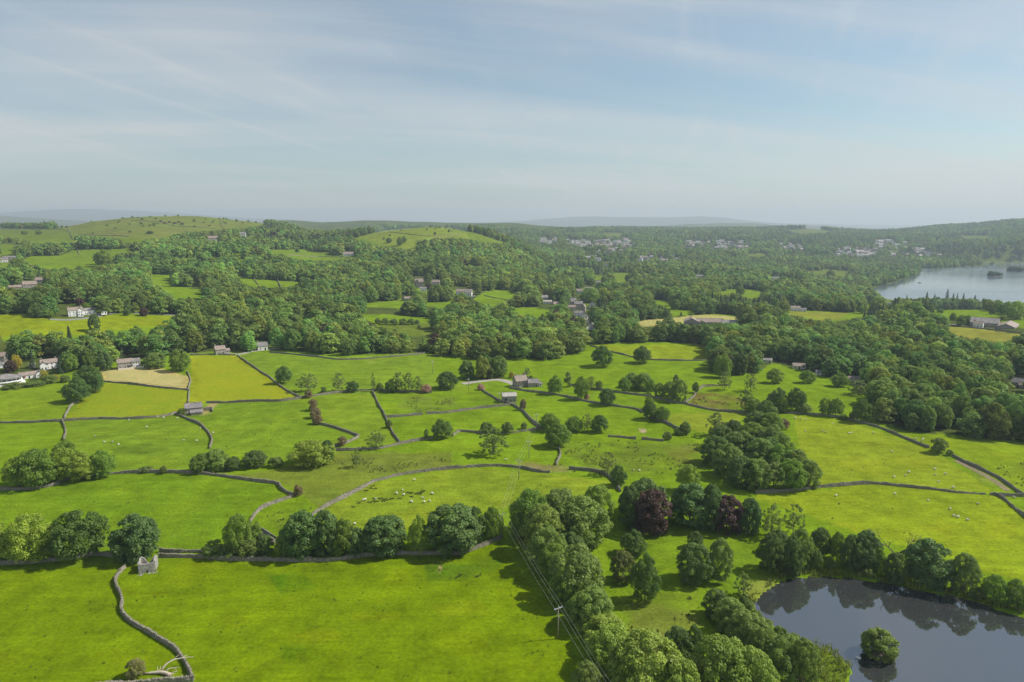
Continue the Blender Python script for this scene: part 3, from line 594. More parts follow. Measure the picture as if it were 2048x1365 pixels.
WALLS = [
 ([(253,1135),(242,1145),(234,1154),(230,1166),(234,1177),(239,1187),(244,1206),(242,1222),(251,1237),(267,1249),(299,1267),(337,1291),(353,1302),(366,1321),(380,1345),(386,1358)], 'winding dry stone wall running down the field from the ruined barn'),
 ([(388,1362),(360,1364),(330,1364),(290,1367),(240,1371),(185,1377),(100,1384),(0,1398)], 'broad straight dry stone wall beside the fallen dead tree'),
 ([(-40,1131),(60,1126),(140,1118),(190,1111),(225,1114),(262,1118)], 'low dry stone wall under the field trees left of the ruined barn'),
 ([(319,1114),(360,1115),(405,1117),(440,1120),(540,1122),(640,1123),(700,1118),(740,1113),(830,1110),(900,1109),(930,1106),(985,1085),(1004,1076)], 'dry stone wall along the foot of the sycamore hedgerow'),
 ([(320,1104),(360,1105),(405,1106)], 'short low grass-topped wall behind the ruined barn'),
 ([(0,981),(60,979),(110,971),(135,960),(190,953),(230,948),(300,946),(385,947),(430,952),(480,959),(520,965),(553,969),(559,974),(564,981),(580,988),(594,990)], 'long dry stone wall passing under the round clump of field trees'),
 ([(594,991),(575,999),(545,1009),(525,1018),(511,1031),(503,1046),(500,1060)], 'pale dry stone wall curving down from the brown hawthorn'),
 ([(620,1035),(640,1021),(680,1001),(710,986),(745,966),(770,959),(800,951),(855,943),(930,936),(1000,933),(1040,937),(1075,944),(1100,946)], 'curved dry stone wall over the top of the sheep field'),
 ([(1138,939),(1160,941),(1190,944),(1212,952),(1228,966),(1240,985)], 'broken dry stone wall below the boggy hollow'),
 ([(-20,846),(60,846),(125,843),(200,839),(280,838),(330,833),(352,828)], 'straight dry stone wall leading to the field barn with a lean-to'),
 ([(125,843),(131,855),(131,868),(127,882)], 'short dry stone wall running down to the clump of field trees'),
 ([(128,839),(134,825),(142,813),(153,806)], 'short dry stone wall under the two dark oaks'),
 ([(354,829),(375,839),(400,849),(415,863),(424,881),(420,898)], 'dry stone wall curving round below the field barn with a lean-to'),
 ([(377,806),(378,790),(378,775),(382,762),(377,750),(374,744)], 'dry stone wall between the cut hay field and the buttercup meadow'),
 ([(203,764),(260,769),(320,776),(377,781)], 'dry stone wall along the lower edge of the cut hay field'),
 ([(413,807),(500,804),(560,803),(602,798)], 'dry stone wall along the lower edge of the buttercup meadow'),
 ([(475,711),(510,736),(540,756),(556,770),(580,786),(602,797)], 'dry stone wall slanting along the far edge of the buttercup meadow'),
 ([(602,797),(640,791),(690,785),(740,781),(790,784),(864,786)], 'dry stone wall under the row of ash trees'),
 ([(745,784),(755,806),(768,829),(780,856),(790,873),(801,889)], 'dry stone wall running straight down between two pastures'),
 ([(773,836),(810,833),(845,830)], 'short dry stone wall joining the straight wall at a right angle'),
 ([(853,829),(900,826),(950,819),(1000,813),(1032,809)], 'dry stone wall leading across to the small stone barn'),
 ([(637,849),(660,854),(690,863),(718,874)], 'dry stone wall below the column of hawthorns'),
 ([(718,875),(695,886),(670,894)], 'tumbled dry stone wall beside the brown bracken'),
 ([(672,903),(720,901),(760,898),(800,889),(845,881),(865,878)], 'dry stone wall beside the open-crowned ash'),
 ([(905,873),(920,864),(960,867),(1010,867),(1060,861),(1085,858)], 'dry stone wall from the dark round tree to the tree clump'),
 ([(963,780),(975,789),(1000,803),(1020,809),(1045,823),(1065,844),(1085,858)], 'dry stone wall passing in front of the small stone barn'),
 ([(540,706),(580,709),(630,714),(680,720),(740,718),(800,713),(850,708)], 'dry stone wall along the wood edge behind the top pasture'),
 ([(1020,777),(1060,784),(1100,789),(1125,793),(1150,799),(1190,807),(1230,813),(1270,819),(1285,827)], 'dry stone wall below the stone cottage'),
 ([(1300,836),(1330,846),(1355,859),(1375,869)], 'dry stone wall below the dark thicket'),
 ([(1216,874),(1245,876),(1272,879)], 'dry stone wall up to a gateway beside the oak group'),
 ([(1283,880),(1305,881),(1327,883)], 'short dry stone wall beyond the field gateway'),
 ([(1140,771),(1200,781),(1260,789),(1300,794),(1350,806),(1375,809)], 'dry stone wall under the line of alders'),
 ([(1368,808),(1400,816),(1440,823),(1500,827)], 'dry stone wall along the foot of the brown bog'),
 ([(1370,806),(1385,796),(1395,783),(1410,774),(1460,772)], 'dry stone wall round the upper side of the brown bog'),
 ([(1117,897),(1121,911),(1115,924),(1112,931)], 'short dry stone wall below the round tree'),
 ([(1510,987),(1570,984),(1640,976),(1700,971),(1750,969),(1800,973),(1860,979),(1920,986),(1970,989)], 'long dry stone wall curving from the copse across the open pasture'),
 ([(1979,990),(1992,991),(2010,1001),(2030,1019),(2060,1042)], 'dry stone wall running down beyond the gateway in the open pasture'),
 ([(1998,992),(2060,993)], 'dry stone wall continuing level from the gateway in the open pasture'),
 ([(1570,827),(1640,831),(1690,839),(1740,851),(1790,869),(1830,886),(1858,897)], 'dry stone wall descending beside the broad wood'),
 ([(1905,913),(1920,921),(1960,939),(2000,959),(2025,976),(2046,991)], 'dry stone wall beside the brown earth bank'),
 ([(380,711),(425,710),(472,711)], 'dry stone wall along the top of the buttercup meadow'),
]
for pts, lab in WALLS: stone_wall(pts, lab)
for pts, lab in [([(1180,692),(1230,706),(1290,719),(1350,722),(1422,721)], 'low wall across the sunlit pasture with two lone trees'),
                 ([(112,455),(140,466),(156,470),(258,474)], 'dark wall along the foot of the bare fell'), ([(262,442),(330,446),(345,452),(430,458)], 'dark wall climbing the bare fell'),
                 ([(398,432),(440,440),(500,452)], 'dark wall on the far shoulder of the bare fell'), ([(780,465),(850,473),(920,470)], 'dark wall across the far hilltop pasture'),
                 ([(0,458),(60,459),(112,459)], 'wall across the level far pastures'), ([(575,511),(640,514),(700,516)], 'wall across the small pastures in the woods'),
                 ([(968,592),(1000,598),(1030,604)], 'wall across the pasture above the village'), ([(1890,651),(1940,656),(2048,668)], 'hedge bank along the olive field by the farm')]:
    stone_wall(pts, lab, 1.1)
# ------------------------------------------------------------------ trees
def unit(n): v = RNG.normal(size=(n, 3)); return v / np.linalg.norm(v, axis=1)[:, None]
def leaf_quads(pos, nrm, size):
    n = len(pos); a = np.cross(nrm, unit(n)); a /= np.linalg.norm(a, axis=1)[:, None] + 1e-9; b = np.cross(nrm, a)
    s = size[:, None]; j = lambda: RNG.uniform(.7, 1.15, (n, 1)); fold = nrm * s * RNG.uniform(-.25, .25, (n, 1))
    v = np.stack([pos + a*s*j() + fold, pos + b*s*j()*.8, pos - a*s*j() + fold, pos - b*s*j()*.8], 1)
    return v.reshape(-1, 3), np.arange(n * 4).reshape(n, 4)
def crown(wd, ht, cb, nl, lr, leaves, ls, fill=.14, flat=1.0, irr=.12, top=.5, gap=0.0):
    """leaf clumps over a crown of overlapping lobes; wd,ht metres, cb crown base share"""
    zc = ht * (cb + (1 - cb) * .46); rz = ht * (1 - cb) * .5; rx = wd / 2
    d = unit(nl * 3); d = d[d[:, 2] > -.92][:nl]; nl = len(d)
    hz_ = np.hypot(d[:, 0], d[:, 1]) + 1e-6; lo = d[:, 2] < 0; kk = np.where(lo, np.sqrt(1 - .5 * d[:, 2] ** 2) / hz_, 1.0); d[:, 0] *= kk; d[:, 1] *= kk
    rad = RNG.uniform(lr[0], lr[1], nl) * wd; k = np.clip(1 - rad / rx * .78, .15, .9) * (1 + RNG.uniform(-irr, irr, nl))
    sh = np.where(d[:, 2] < 0, 1 + .12 * d[:, 2], 1 - .16 * np.clip(d[:, 2], 0, 1) * (1 - top) * 2)
    c = np.column_stack([d[:, 0] * rx * k * sh, d[:, 1] * rx * k * sh, zc + d[:, 2] * (rz - rad * .55 * flat) * (1 + RNG.uniform(-irr, irr, nl) * .5)])
    c = np.vstack([c, [[0, 0, zc]]]); rad = np.append(rad, rx * .52); lv = np.append(RNG.uniform(0, 1, nl), .3)
    share = rad ** 2; share /= share.sum(); li = RNG.choice(len(c), int(leaves * 2.4), p=share)
    u = unit(len(li)); u[:, 2] = np.where(u[:, 2] < -.35, -u[:, 2], u[:, 2])
    depth = np.where(RNG.uniform(size=len(li)) < fill, RNG.uniform(.35, .85, len(li)), RNG.uniform(.78, 1.16, len(li)))
    pos = c[li] + u * rad[li][:, None] * depth[:, None] * np.array([1, 1, .86 * flat])
    keep = np.ones(len(pos), bool)
    for q in range(len(c)):
        dd = np.linalg.norm((pos - c[q]) / np.array([1, 1, .86 * flat]), axis=1); keep &= ~((dd < rad[q] * .88) & (li != q) & (depth > .78))
    keep &= (pos[:, 2] > ht * cb * .6 + .1)
    if gap: keep &= fbm(pos[:, 0] * 1.0 + pos[:, 2] * .6, pos[:, 1] + pos[:, 2] * .5, wd * .22, int(wd * 10) % 50, 2) > gap
    pos, u, li = pos[keep][:leaves], u[keep][:leaves], li[keep][:leaves]
    nrm = u + RNG.normal(size=u.shape) * .55 + np.array([0, 0, .35]); nrm /= np.linalg.norm(nrm, axis=1)[:, None]
    size = ls * RNG.uniform(.7, 1.3, len(pos)) * .62
    v, f = leaf_quads(pos, nrm, size)
    var = np.clip(.28 * lv[li] + .30 * RNG.uniform(size=len(pos)) + .42 * np.clip((pos[:, 2] - ht * cb) / (ht * (1 - cb)), 0, 1) * 0 + .18, 0, 1)
    return v, f, var, c, rad
def limbs(ht, cb, c, r0, n=7, twig=0):
    b = MB(); top = Vector((0, 0, ht * (cb + (1 - cb) * .35)))
    b.tube([(0, 0, -.4), (0, 0, ht * .03), (.02 * ht * random.uniform(-1, 1), .02 * ht * random.uniform(-1, 1), top.z * .55), tuple(top)], [r0 * 1.5, r0 * 1.05, r0 * .8, r0 * .45], 7)
    idx = list(range(len(c) - 1)); random.shuffle(idx)
    for i in idx[:n]:
        s = Vector((0, 0, top.z * random.uniform(.45, .95))); e = Vector(c[i]); mid = s.lerp(e, .5) + Vector((0, 0, -.06 * ht * random.random()))
        b.tube([s, mid, e], [r0 * .42, r0 * .28, r0 * .10], 5)
        for _ in range(twig):
            q = mid.lerp(e, random.random()); b.tube([q, q + Vector(unit(1)[0]) * ht * .10 + Vector((0, 0, ht * .06))], [r0 * .14, r0 * .04], 4)
    return b
def conifer_leaves(wd, ht, cb, tiers, per, ls):
    pos = []; nrm = []
    for i in range(tiers):
        t = (i + .5) / tiers; z = ht * (cb + (1 - cb) * t); rmax = wd / 2 * (1 - t) ** .85 * RNG.uniform(.8, 1.12) + .12
        k = max(5, int(per * (1 - t * .75))); a = RNG.uniform(0, 6.283, k); q = np.sqrt(RNG.uniform(.08, 1, k)); r = rmax * q
        pos.append(np.column_stack([np.cos(a) * r, np.sin(a) * r, z - r * .38 + RNG.uniform(-.35, .35, k)]))
        nrm.append(np.column_stack([np.cos(a) * .75, np.sin(a) * .75, np.full(k, .65)]))
    pos = np.concatenate(pos); nrm = np.concatenate(nrm) + RNG.normal(size=(len(pos), 3)) * .35; nrm /= np.linalg.norm(nrm, axis=1)[:, None]
    v, f = leaf_quads(pos, nrm, ls * RNG.uniform(.7, 1.3, len(pos)) * .6); return v, f, RNG.uniform(.1, .8, len(pos))
PROTO = {}    # species -> list of (crown mesh, trunk mesh, width, height)
def proto(key, n, wd, ht, cb, nl, lr, leaves, ls, r0=.35, nlimb=7, twig=0, **kw):
    PROTO[key] = []
    for i in range(n):
        w = wd * random.uniform(.92, 1.08); h = ht * random.uniform(.92, 1.08)
        v, f, var, c, rad = crown(w, h, cb, nl, lr, leaves, ls, **kw)
        ext = max(v[:, 0].max() - v[:, 0].min(), v[:, 1].max() - v[:, 1].min())
        PROTO[key].append((npmesh(key + '_crown', v, f, M['leaf'], False, None, var), limbs(h, cb, c, r0, nlimb, twig).mesh(key + '_trunk', M['bark'], True), ext, v[:, 2].max()))
proto('syc', 4, 15, 15, .0, 95, (.07, .125), 11500, .54, .40, 6, top=.42, irr=.12)
proto('oak', 4, 15, 13, .04, 85, (.07, .13), 10500, .48, .38, 8, irr=.20, gap=-.45)
proto('wil', 4, 12, 11, .0, 110, (.06, .11), 12500, .37, .24, 5, irr=.10)
proto('ash', 4, 11, 12.5, .08, 80, (.045, .085), 3400, .42, .24, 18, twig=4, fill=.4, irr=.34, gap=-.22)
proto('bus', 3, 6, 5, .0, 40, (.10, .17), 2800, .33, .12, 4, irr=.2)
proto('col', 2, 5, 11, .0, 44, (.12, .20), 3200, .38, .16, 5, irr=.25)
PROTO['con'] = []
for i in range(3):
    h = 20 * random.uniform(.9, 1.1); w = 7.5 * random.uniform(.85, 1.15); v, f, var = conifer_leaves(w, h, .05, 22, 150, .55)
    b = MB(); b.tube([(0, 0, -.4), (0, 0, h * .5), (0, 0, h * .97)], [.32, .2, .04], 6)
    PROTO['con'].append((npmesh('con_crown', v, f, M['leaf'], False, None, var), b.mesh('con_trunk', M['bark'], True), w, h))
def bare(h, spread, depth=4, seed=1):
    rr = random.Random(seed); b = MB()
    def grow_(p, d, l, r, k):
        q = p + d * l; mid = p.lerp(q, .5) + Vector((rr.uniform(-1, 1), rr.uniform(-1, 1), 0)) * l * .07
        b.tube([p, mid, q], [r, r * .82, r * .62], 5)
        if k == 0: return
        for _ in range(3 if k > 1 else 2):
            nd_ = (d + Vector((rr.uniform(-1, 1) * spread, rr.uniform(-1, 1) * spread, rr.uniform(-.1, .55)))).normalized(); grow_(q.lerp(p, rr.uniform(0, .35)), nd_, l * rr.uniform(.6, .8), r * .58, k - 1)
    grow_(Vector((0, 0, -.3)), Vector((0, 0, 1)), h * .36, h * .022, depth); return b

SPECIES = {   # key: shape, object name, words, leaf colour, category
 'S': ('syc', 'sycamore_tree', 'dark blue-green sycamore', (.118, .222, .062), 'tree'),
 'O': ('oak', 'oak_tree', 'mid-green oak', (.175, .300, .036), 'tree'),
 'D': ('oak', 'oak_tree', 'dark green oak', (.108, .205, .038), 'tree'),
 'Y': ('oak', 'oak_tree', 'yellow-green oak', (0.255, 0.377, 0.042), 'tree'),
 'W': ('wil', 'willow_tree', 'grey-green willow', (.195, .305, .062), 'tree'),
 'G': ('wil', 'willow_tree', 'dark grey-green willow', (.118, .205, .046), 'tree'),
 'V': ('wil', 'willow_tree', 'pale yellow-green willow', (.235, .355, .052), 'tree'),
 'A': ('ash', 'ash_tree', 'open-crowned ash', (0.198, 0.282, 0.066), 'tree'),
 'K': ('ash', 'oak_tree', 'thin dark-limbed oak', (0.135, 0.208, 0.049), 'tree'),
 'C': ('syc', 'copper_beech', 'purple copper beech', (.10, .060, .060), 'tree'),
 'H': ('bus', 'hawthorn_bush', 'brownish blossoming hawthorn', (.23, .195, .115), 'bush'),
 'P': ('bus', 'hawthorn_bush', 'pink-flowered hawthorn', (.42, .29, .27), 'bush'),
 'B': ('bus', 'bush', 'round green bush', (0.160, 0.246, 0.053), 'bush'),
 'T': ('col', 'alder_tree', 'slender alder', (0.160, 0.242, 0.064), 'tree'),
 'N': ('con', 'conifer_tree', 'dark spire-shaped conifer', (0.064, 0.117, 0.046), 'tree'),
 'E': ('wil', 'elder_tree', 'brown-tinged round tree', (.165, .195, .060), 'tree'),
 'L': ('wil', 'bush', 'olive round bush', (.235, .25, .085), 'bush'),
 'J': ('syc', 'willow_tree', 'round pale green willow', (.205, .305, .055), 'tree'),
 'U': ('bus', 'bush', 'golden yellow garden bush', (.36, .35, .03), 'bush'),
 'F': ('bus', 'bush', 'crimson flowering garden bush', (.30, .05, .11), 'bush'),
}
def plant(key, px, py, w, h, label, group, jitter=.12):
    shape, name, words, tint, cat = SPECIES[key]
    d = PITCH + math.atan((py - 682.5) / FPX); g = spot(px, py - .2 * w * math.sin(max(d, 0)))
    slant = g.y * CP - (g.z - CAMZ) * SP; wm_ = w * slant / FPX; hm = max((h * slant / FPX - .30 * wm_ * math.sin(d)) / math.cos(d), .28 * wm_ if shape != 'col' else .8 * wm_)
    cm, tm, pw, ph = random.choice(PROTO[shape]); e = empty(name, (g.x, g.y, g.z - .05), random.uniform(0, 6.28)); e.scale = (wm_ / pw, wm_ / pw, hm / ph)
    k = 1 + random.uniform(-jitter, jitter)
    c = link('crown', cm, e); c['tint'] = [tint[0] * k * random.uniform(.95, 1.08), tint[1] * k, tint[2] * k * random.uniform(.85, 1.1)]
    link('trunk', tm, e); tag(e, label, cat, group); return e
CLUSTERS = [   # place words, group, trees: (species, x, y of foot, width, height) as seen
 ('in the field clump left of the ruined barn', 'field trees by the ruined barn', [('Y',62,1131,104,108),('Y',2,1127,56,86),('D',158,1124,118,104)]),
 ('standing behind the ruined barn', 'field trees by the ruined barn', [('S',272,1124,98,95)]),
 ('by the hidden stone roof', 'hedgerow trees', [('O',478,1113,60,85),('B',430,1117,50,36),('B',462,1118,44,34),('B',498,1119,46,40),('G',531,1112,38,42),('Y',570,1114,40,50),('O',505,1090,44,50)]),
 ('in the long sycamore hedgerow', 'hedgerow trees', [('S',606,1118,92,96),('S',655,1114,66,92),('O',688,1115,62,76),('S',713,1114,50,60),('S',772,1112,98,84),('Y',838,1110,44,80),('S',905,1110,120,104),('D',948,1088,60,78),('O',985,1082,46,68),('D',740,1108,46,50),('D',580,1116,46,56)]),
 ('beside the power line', 'trees along the power line', [('O',1062,1076,84,92),('W',1084,1110,86,94),('W',1120,1062,92,80),('W',1162,1094,114,96),('V',1195,1045,66,72),('W',1095,1148,84,88),('O',1108,1168,72,76),('W',1152,1208,112,108),('O',1128,1218,68,80),('W',1185,1264,94,82),('V',1212,1306,92,68),('V',1226,1352,112,92),('V',1292,1410,150,130),('W',1172,1412,66,78),('O',1040,1078,44,54),('O',1150,1250,50,50),('G',1140,1130,70,60)]),
 ('standing alone in the wet meadow', 'wet meadow trees', [('D',1267,1114,56,54),('E',1246,1168,56,66),('D',1290,1208,64,98)]),
 ('in the meadow pair above the pond', 'wet meadow trees', [('G',1388,1172,78,84),('W',1438,1166,56,88),('G',1390,1098,34,36),('A',1486,1197,40,50)]),
 ('in the copper beech row', 'copper beech row', [('S',1292,1040,92,84),('S',1258,1060,52,92),('C',1303,1072,82,97),('S',1380,1060,86,96),('S',1422,1063,60,92),('C',1453,1068,72,78),('S',1497,1070,50,74),('O',1350,1050,40,50)]),
 ('on the far bank of the pond', 'pond bank trees', [('A',1542,1078,52,70),('A',1586,1072,48,64),('G',1540,1150,58,82),('G',1580,1152,52,78),('W',1598,1140,56,82),('G',1640,1113,46,58),('G',1628,1141,34,42),('G',1585,1157,30,38),('O',1673,1124,38,62),('G',1701,1144,48,74),('S',1729,1142,66,80),('G',1789,1168,46,62),('S',1856,1174,100,93),('W',1926,1192,60,82),('O',1986,1207,48,57),('O',2036,1217,58,58),('B',1735,1155,26,20),('B',1660,1140,24,22),('O',1760,1150,34,44),('B',1958,1200,30,26),('G',1555,1110,50,50)]),
 ('on the bushy near bank of the pond', 'pond bank willows', [('G',1432,1242,58,58),('W',1460,1272,72,68),('W',1492,1306,82,78),('W',1522,1306,52,56),('G',1355,1338,66,76),('G',1386,1332,42,74),('W',1520,1350,66,84),('W',1556,1380,78,94),('W',1602,1390,72,98),('V',1440,1412,134,122),('V',1356,1425,92,96),('V',1504,1420,96,108),('W',1455,1250,44,40),('G',1475,1292,46,46),('V',1395,1400,80,80)]),
 ('in the scrub along the pond shore', 'pond shore scrub', [('B',1498,1222,26,20),('B',1512,1243,28,22),('B',1534,1263,30,24),('B',1560,1279,32,26),('B',1586,1293,34,26),('B',1545,1302,40,36),('W',1582,1332,60,60),('B',1488,1205,20,16),('B',1470,1218,22,18)]),
 ('growing on the islet in the pond', None, [('J',1757,1322,72,64)]),
 ('beside the fallen dead tree', None, [('L',272,1358,42,38)]),
 ('in the round field clump', 'field clump', [('Y',40,977,62,66),('O',76,978,88,82),('Y',130,964,64,72),('O',132,932,52,54),('Y',166,964,58,64),('O',206,957,58,58)]),
 ('on the long field wall', 'bushes on the long field wall', [('B',292,946,30,14),('B',328,948,18,17)]),
 ('in the lower middle hedge', 'middle hedge trees', [('W',405,947,50,42),('W',434,944,52,47),('G',466,942,34,30),('G',510,937,52,38),('B',552,936,34,24),('Y',625,936,96,60),('D',656,927,32,48)]),
 ('in the rough pasture below the walls', 'rough pasture trees', [('A',713,937,26,40),('H',684,894,22,22)]),
 ('in the middle pastures', 'middle pasture trees', [('A',752,900,44,40),('D',884,879,46,42),('T',853,881,12,24),('K',987,914,64,60),('B',973,867,32,24),('B',1015,869,30,26),('B',1048,859,14,15),('B',778,857,18,18)]),
 ('in the column of hawthorns', 'hawthorn column', [('H',618,797,18,16),('H',626,823,22,26),('H',631,838,26,24),('H',635,850,24,20)]),
 ('at the bend of the long field wall', None, [('H',597,993,20,24)]),
 ('in the upper pasture row', 'upper pasture row', [('D',568,769,36,38),('A',616,786,47,40),('A',678,785,34,40),('D',706,786,28,26),('B',647,787,13,14),('A',747,784,13,38),('O',783,786,28,28),('A',798,786,32,42),('A',817,786,28,42),('A',836,786,22,34),('P',852,787,22,19),('D',895,780,48,38),('B',760,783,16,18)]),
 ('at the top corner of the barn wall', None, [('P',962,781,16,14)]),
 ('at the stone cottage', 'cottage trees', [('A',1053,762,20,28),('B',1062,764,11,14),('U',1023,757,13,14)]),
 ('in the scattered line below the cottage', 'trees below the cottage', [('O',1110,790,32,40),('T',1135,775,18,32),('O',1163,801,34,50),('P',1174,801,13,13),('A',1182,780,22,28),('O',1198,780,18,20),('D',1214,812,37,36)]),
 ('in the alder line', 'alder line', [('O',1248,784,26,30),('W',1265,777,38,33),('W',1286,783,42,38),('O',1301,790,24,32),('W',1319,797,24,32),('W',1338,802,34,40),('W',1360,806,32,48),('T',1351,792,18,44)]),
 ('beside the brown bog', 'bog side trees', [('O',1391,787,16,24),('O',1445,758,40,54),('A',1449,782,30,40),('A',1501,784,32,38),('K',1490,824,36,45)]),
 ('standing alone on the sunlit pasture', 'lone pasture trees', [('D',1204,735,46,45),('D',1284,728,39,37)]),
 ('in the dark thicket by the wall', 'wall thickets', [('D',1300,840,34,38),('O',1325,844,30,32),('Y',1299,820,22,28),('B',1334,881,22,18),('B',1358,871,22,16),('W',1370,870,24,28)]),
 ('beyond the field gateway', None, [('A',1430,874,45,51)]),
 ('in the clump at the wall corner', 'wall corner clump', [('O',1116,896,57,50),('O',1100,863,44,38),('O',1148,865,40,34),('A',1174,866,28,38),('D',1199,867,38,38)]),
 ('above the copper beech row', 'trees above the copper beech row', [('A',1215,953,41,50),('D',1236,975,38,47),('Y',1376,988,52,60)]),
 ('beside the small stone barn', None, [('H',1046,821,15,24)]),
 ('in the copse below the open pasture', 'copse trees', [('O',1510,829,42,30),('D',1530,842,46,42),('G',1512,866,48,42),('O',1541,872,52,46),('G',1466,887,46,46),('O',1502,897,56,52),('W',1541,907,56,56),('G',1441,902,50,50),('W',1476,922,62,60),('O',1562,922,50,52),('W',1521,942,62,62),('G',1430,932,60,58),('W',1456,957,66,66),('O',1562,952,62,62),('W',1592,957,52,56),('G',1482,977,62,62),('W',1512,982,62,62),('A',1546,985,60,60),('O',1580,983,64,64),('W',1616,978,50,56),('G',1500,925,50,50),('S',1535,930,55,55)]),
 ('at the top of the copse', None, [('H',1566,860,26,24)]),
 ('on the wall above the open pasture', 'trees above the open pasture', [('D',1555,824,46,50),('D',1591,824,42,50),('Y',1566,826,22,32),('B',1607,828,32,22),('O',1650,832,30,38),('O',1671,834,32,39),('D',1723,846,40,49),('B',1705,842,18,20),('B',1686,840,18,12)]),
 ('standing in the park below the broad wood', 'park trees', [('Y',1549,768,37,32),('O',1614,768,34,28),('O',1679,775,36,30),('A',1716,792,44,33)]),
 ('on the wall between the open pastures', 'bushes between the open pastures', [('B',1876,907,38,32),('B',1898,912,16,13)]),
 ('beside the garden wall of the white houses', 'oaks by the gardens', [('D',156,807,54,50),('D',178,783,56,54),('D',192,787,34,46)]),
 ('at the corner of the cut hay field', 'hay field trees', [('O',360,744,46,46),('W',312,738,46,34),('B',285,735,24,14)]),
 ('beside the field barn with a lean-to', None, [('B',364,831,18,15)]),
 ('in the villa gardens', 'garden trees', [('U',34,742,22,34),('C',22,746,24,26),('U',88,760,18,20),('F',52,758,18,10),('B',100,768,30,20),('U',112,762,14,14),('N',66,738,14,44),('B',82,750,18,12),('N',122,748,20,36),('B',70,774,40,8),('B',30,779,46,9),('B',130,766,24,16),('O',142,745,32,40),('S',212,742,28,40),('N',240,712,20,40),('N',140,694,14,44),('F',204,741,12,8),('O',180,738,28,38),('D',60,715,30,36)]),
 ('around the white house on the slope', 'trees around the white house', [('D',78,636,36,28),('O',96,636,26,20),('D',254,632,16,14),('C',288,633,19,18),('U',216,622,18,14),('O',175,622,20,18),('D',105,624,20,16),('C',160,612,20,16),('G',190,665,24,38),('N',143,703,16,50)]),
 ('in the woods as a dark red crown', 'copper beeches in the woods', [('C',186,574,30,28),('C',407,572,26,22),('C',240,572,32,28),('C',195,586,14,12),('C',856,580,16,14),('C',430,690,20,20),('C',1290,600,16,14),('C',632,566,22,16)]),
 ('in the hedge across the hillside clearing', 'hillside hedge bushes', [('B',756,648,14,12),('B',770,650,18,14),('B',788,651,20,14),('B',806,650,18,14),('B',822,650,18,13),('B',834,649,12,10),('B',838,657,8,8),('B',790,666,10,8)]),
 ('among pastures on the far hilltop', 'far hilltop trees', [('D',778,486,14,10),('O',800,492,14,18),('O',808,486,12,14),('D',870,470,6,6),('D',898,465,5,6),('D',595,506,10,9),('O',210,535,34,36),('D',200,530,24,26),('O',160,548,18,16),('O',50,470,14,10),('O',78,470,14,10),('D',300,468,16,6),('H',340,446,8,4),('H',350,449,10,5),('H',330,448,8,4),('H',365,450,9,5),('H',322,444,7,4),('H',358,446,7,4)]),
 ('by the farm near the lake', 'farm trees', [('D',1983,630,14,16),('D',1935,650,22,20),('D',1952,652,14,18),('O',1905,645,14,20),('O',1922,648,20,18),('B',2025,653,6,6),('O',2003,640,10,8),('O',1722,628,18,16),('O',1880,627,14,10)]),
 ('on the pasture behind the hay field', 'pasture edge trees', [('O',1351,620,22,22),('N',1362,633,8,10),('N',1318,634,12,24),('N',1330,634,12,22),('N',1338,636,10,18),('N',1310,633,12,22),('D',1257,567,18,20),('O',1480,592,20,20),('D',1660,556,18,16)]),
 ('on the lake shore', 'lakeside conifers', [('N',1812,612,10,22),('N',1852,610,12,26),('N',1868,608,10,20),('N',1893,606,12,28),('N',1905,610,10,24),('N',1913,608,8,22),('N',1925,612,10,26),('N',1948,614,12,24),('N',1964,616,8,20),('N',1877,614,12,20)]),
]
ORD = ['first', 'second', 'third', 'fourth', 'fifth', 'sixth', 'seventh', 'eighth', 'ninth', 'tenth', 'eleventh', 'twelfth']
MARK = {'pond shore scrub': ('pond islet', 1757, 1315), 'hedgerow trees': ('ruined barn', 295, 1140), 'trees along the power line': ('near field pole', 1116, 1278), 'copper beech row': ('pond', 1540, 1180), 'pond bank trees': ('dead tree', 1793, 1150), 'pond bank willows': ('pond islet', 1757, 1315),
 'field clump': ('ruined barn', 295, 1140), 'middle hedge trees': ('brown hawthorn', 597, 992), 'middle pasture trees': ('small stone barn', 1018, 803), 'hawthorn column': ('buttercup meadow', 500, 760), 'upper pasture row': ('buttercup meadow', 500, 760), 'trees below the cottage': ('stone farmhouse', 1040, 772),
 'alder line': ('brown bog', 1430, 800), 'copse trees': ('copper beeches', 1453, 1066), 'oaks by the gardens': ('hay field', 290, 755), 'garden trees': ('hay field', 290, 755), 'trees around the white house': ('white house', 150, 630), 'copper beeches in the woods': ('white house', 150, 630),
 'hillside hedge bushes': ('white terrace', 928, 591), 'far hilltop trees': ('bare fell', 350, 450), 'farm trees': ('lake', 1900, 606), 'pasture edge trees': ('school', 1411, 650), 'lakeside conifers': ('lake farm', 1985, 655), 'trees above the open pasture': ('copse', 1530, 840), 'park trees': ('bog', 1430, 800), 'wall corner clump': ('small stone barn', 1018, 803), 'wall thickets': ('bog', 1430, 800), 'bog side trees': ('farmhouse', 1040, 772)}
TREES = {}
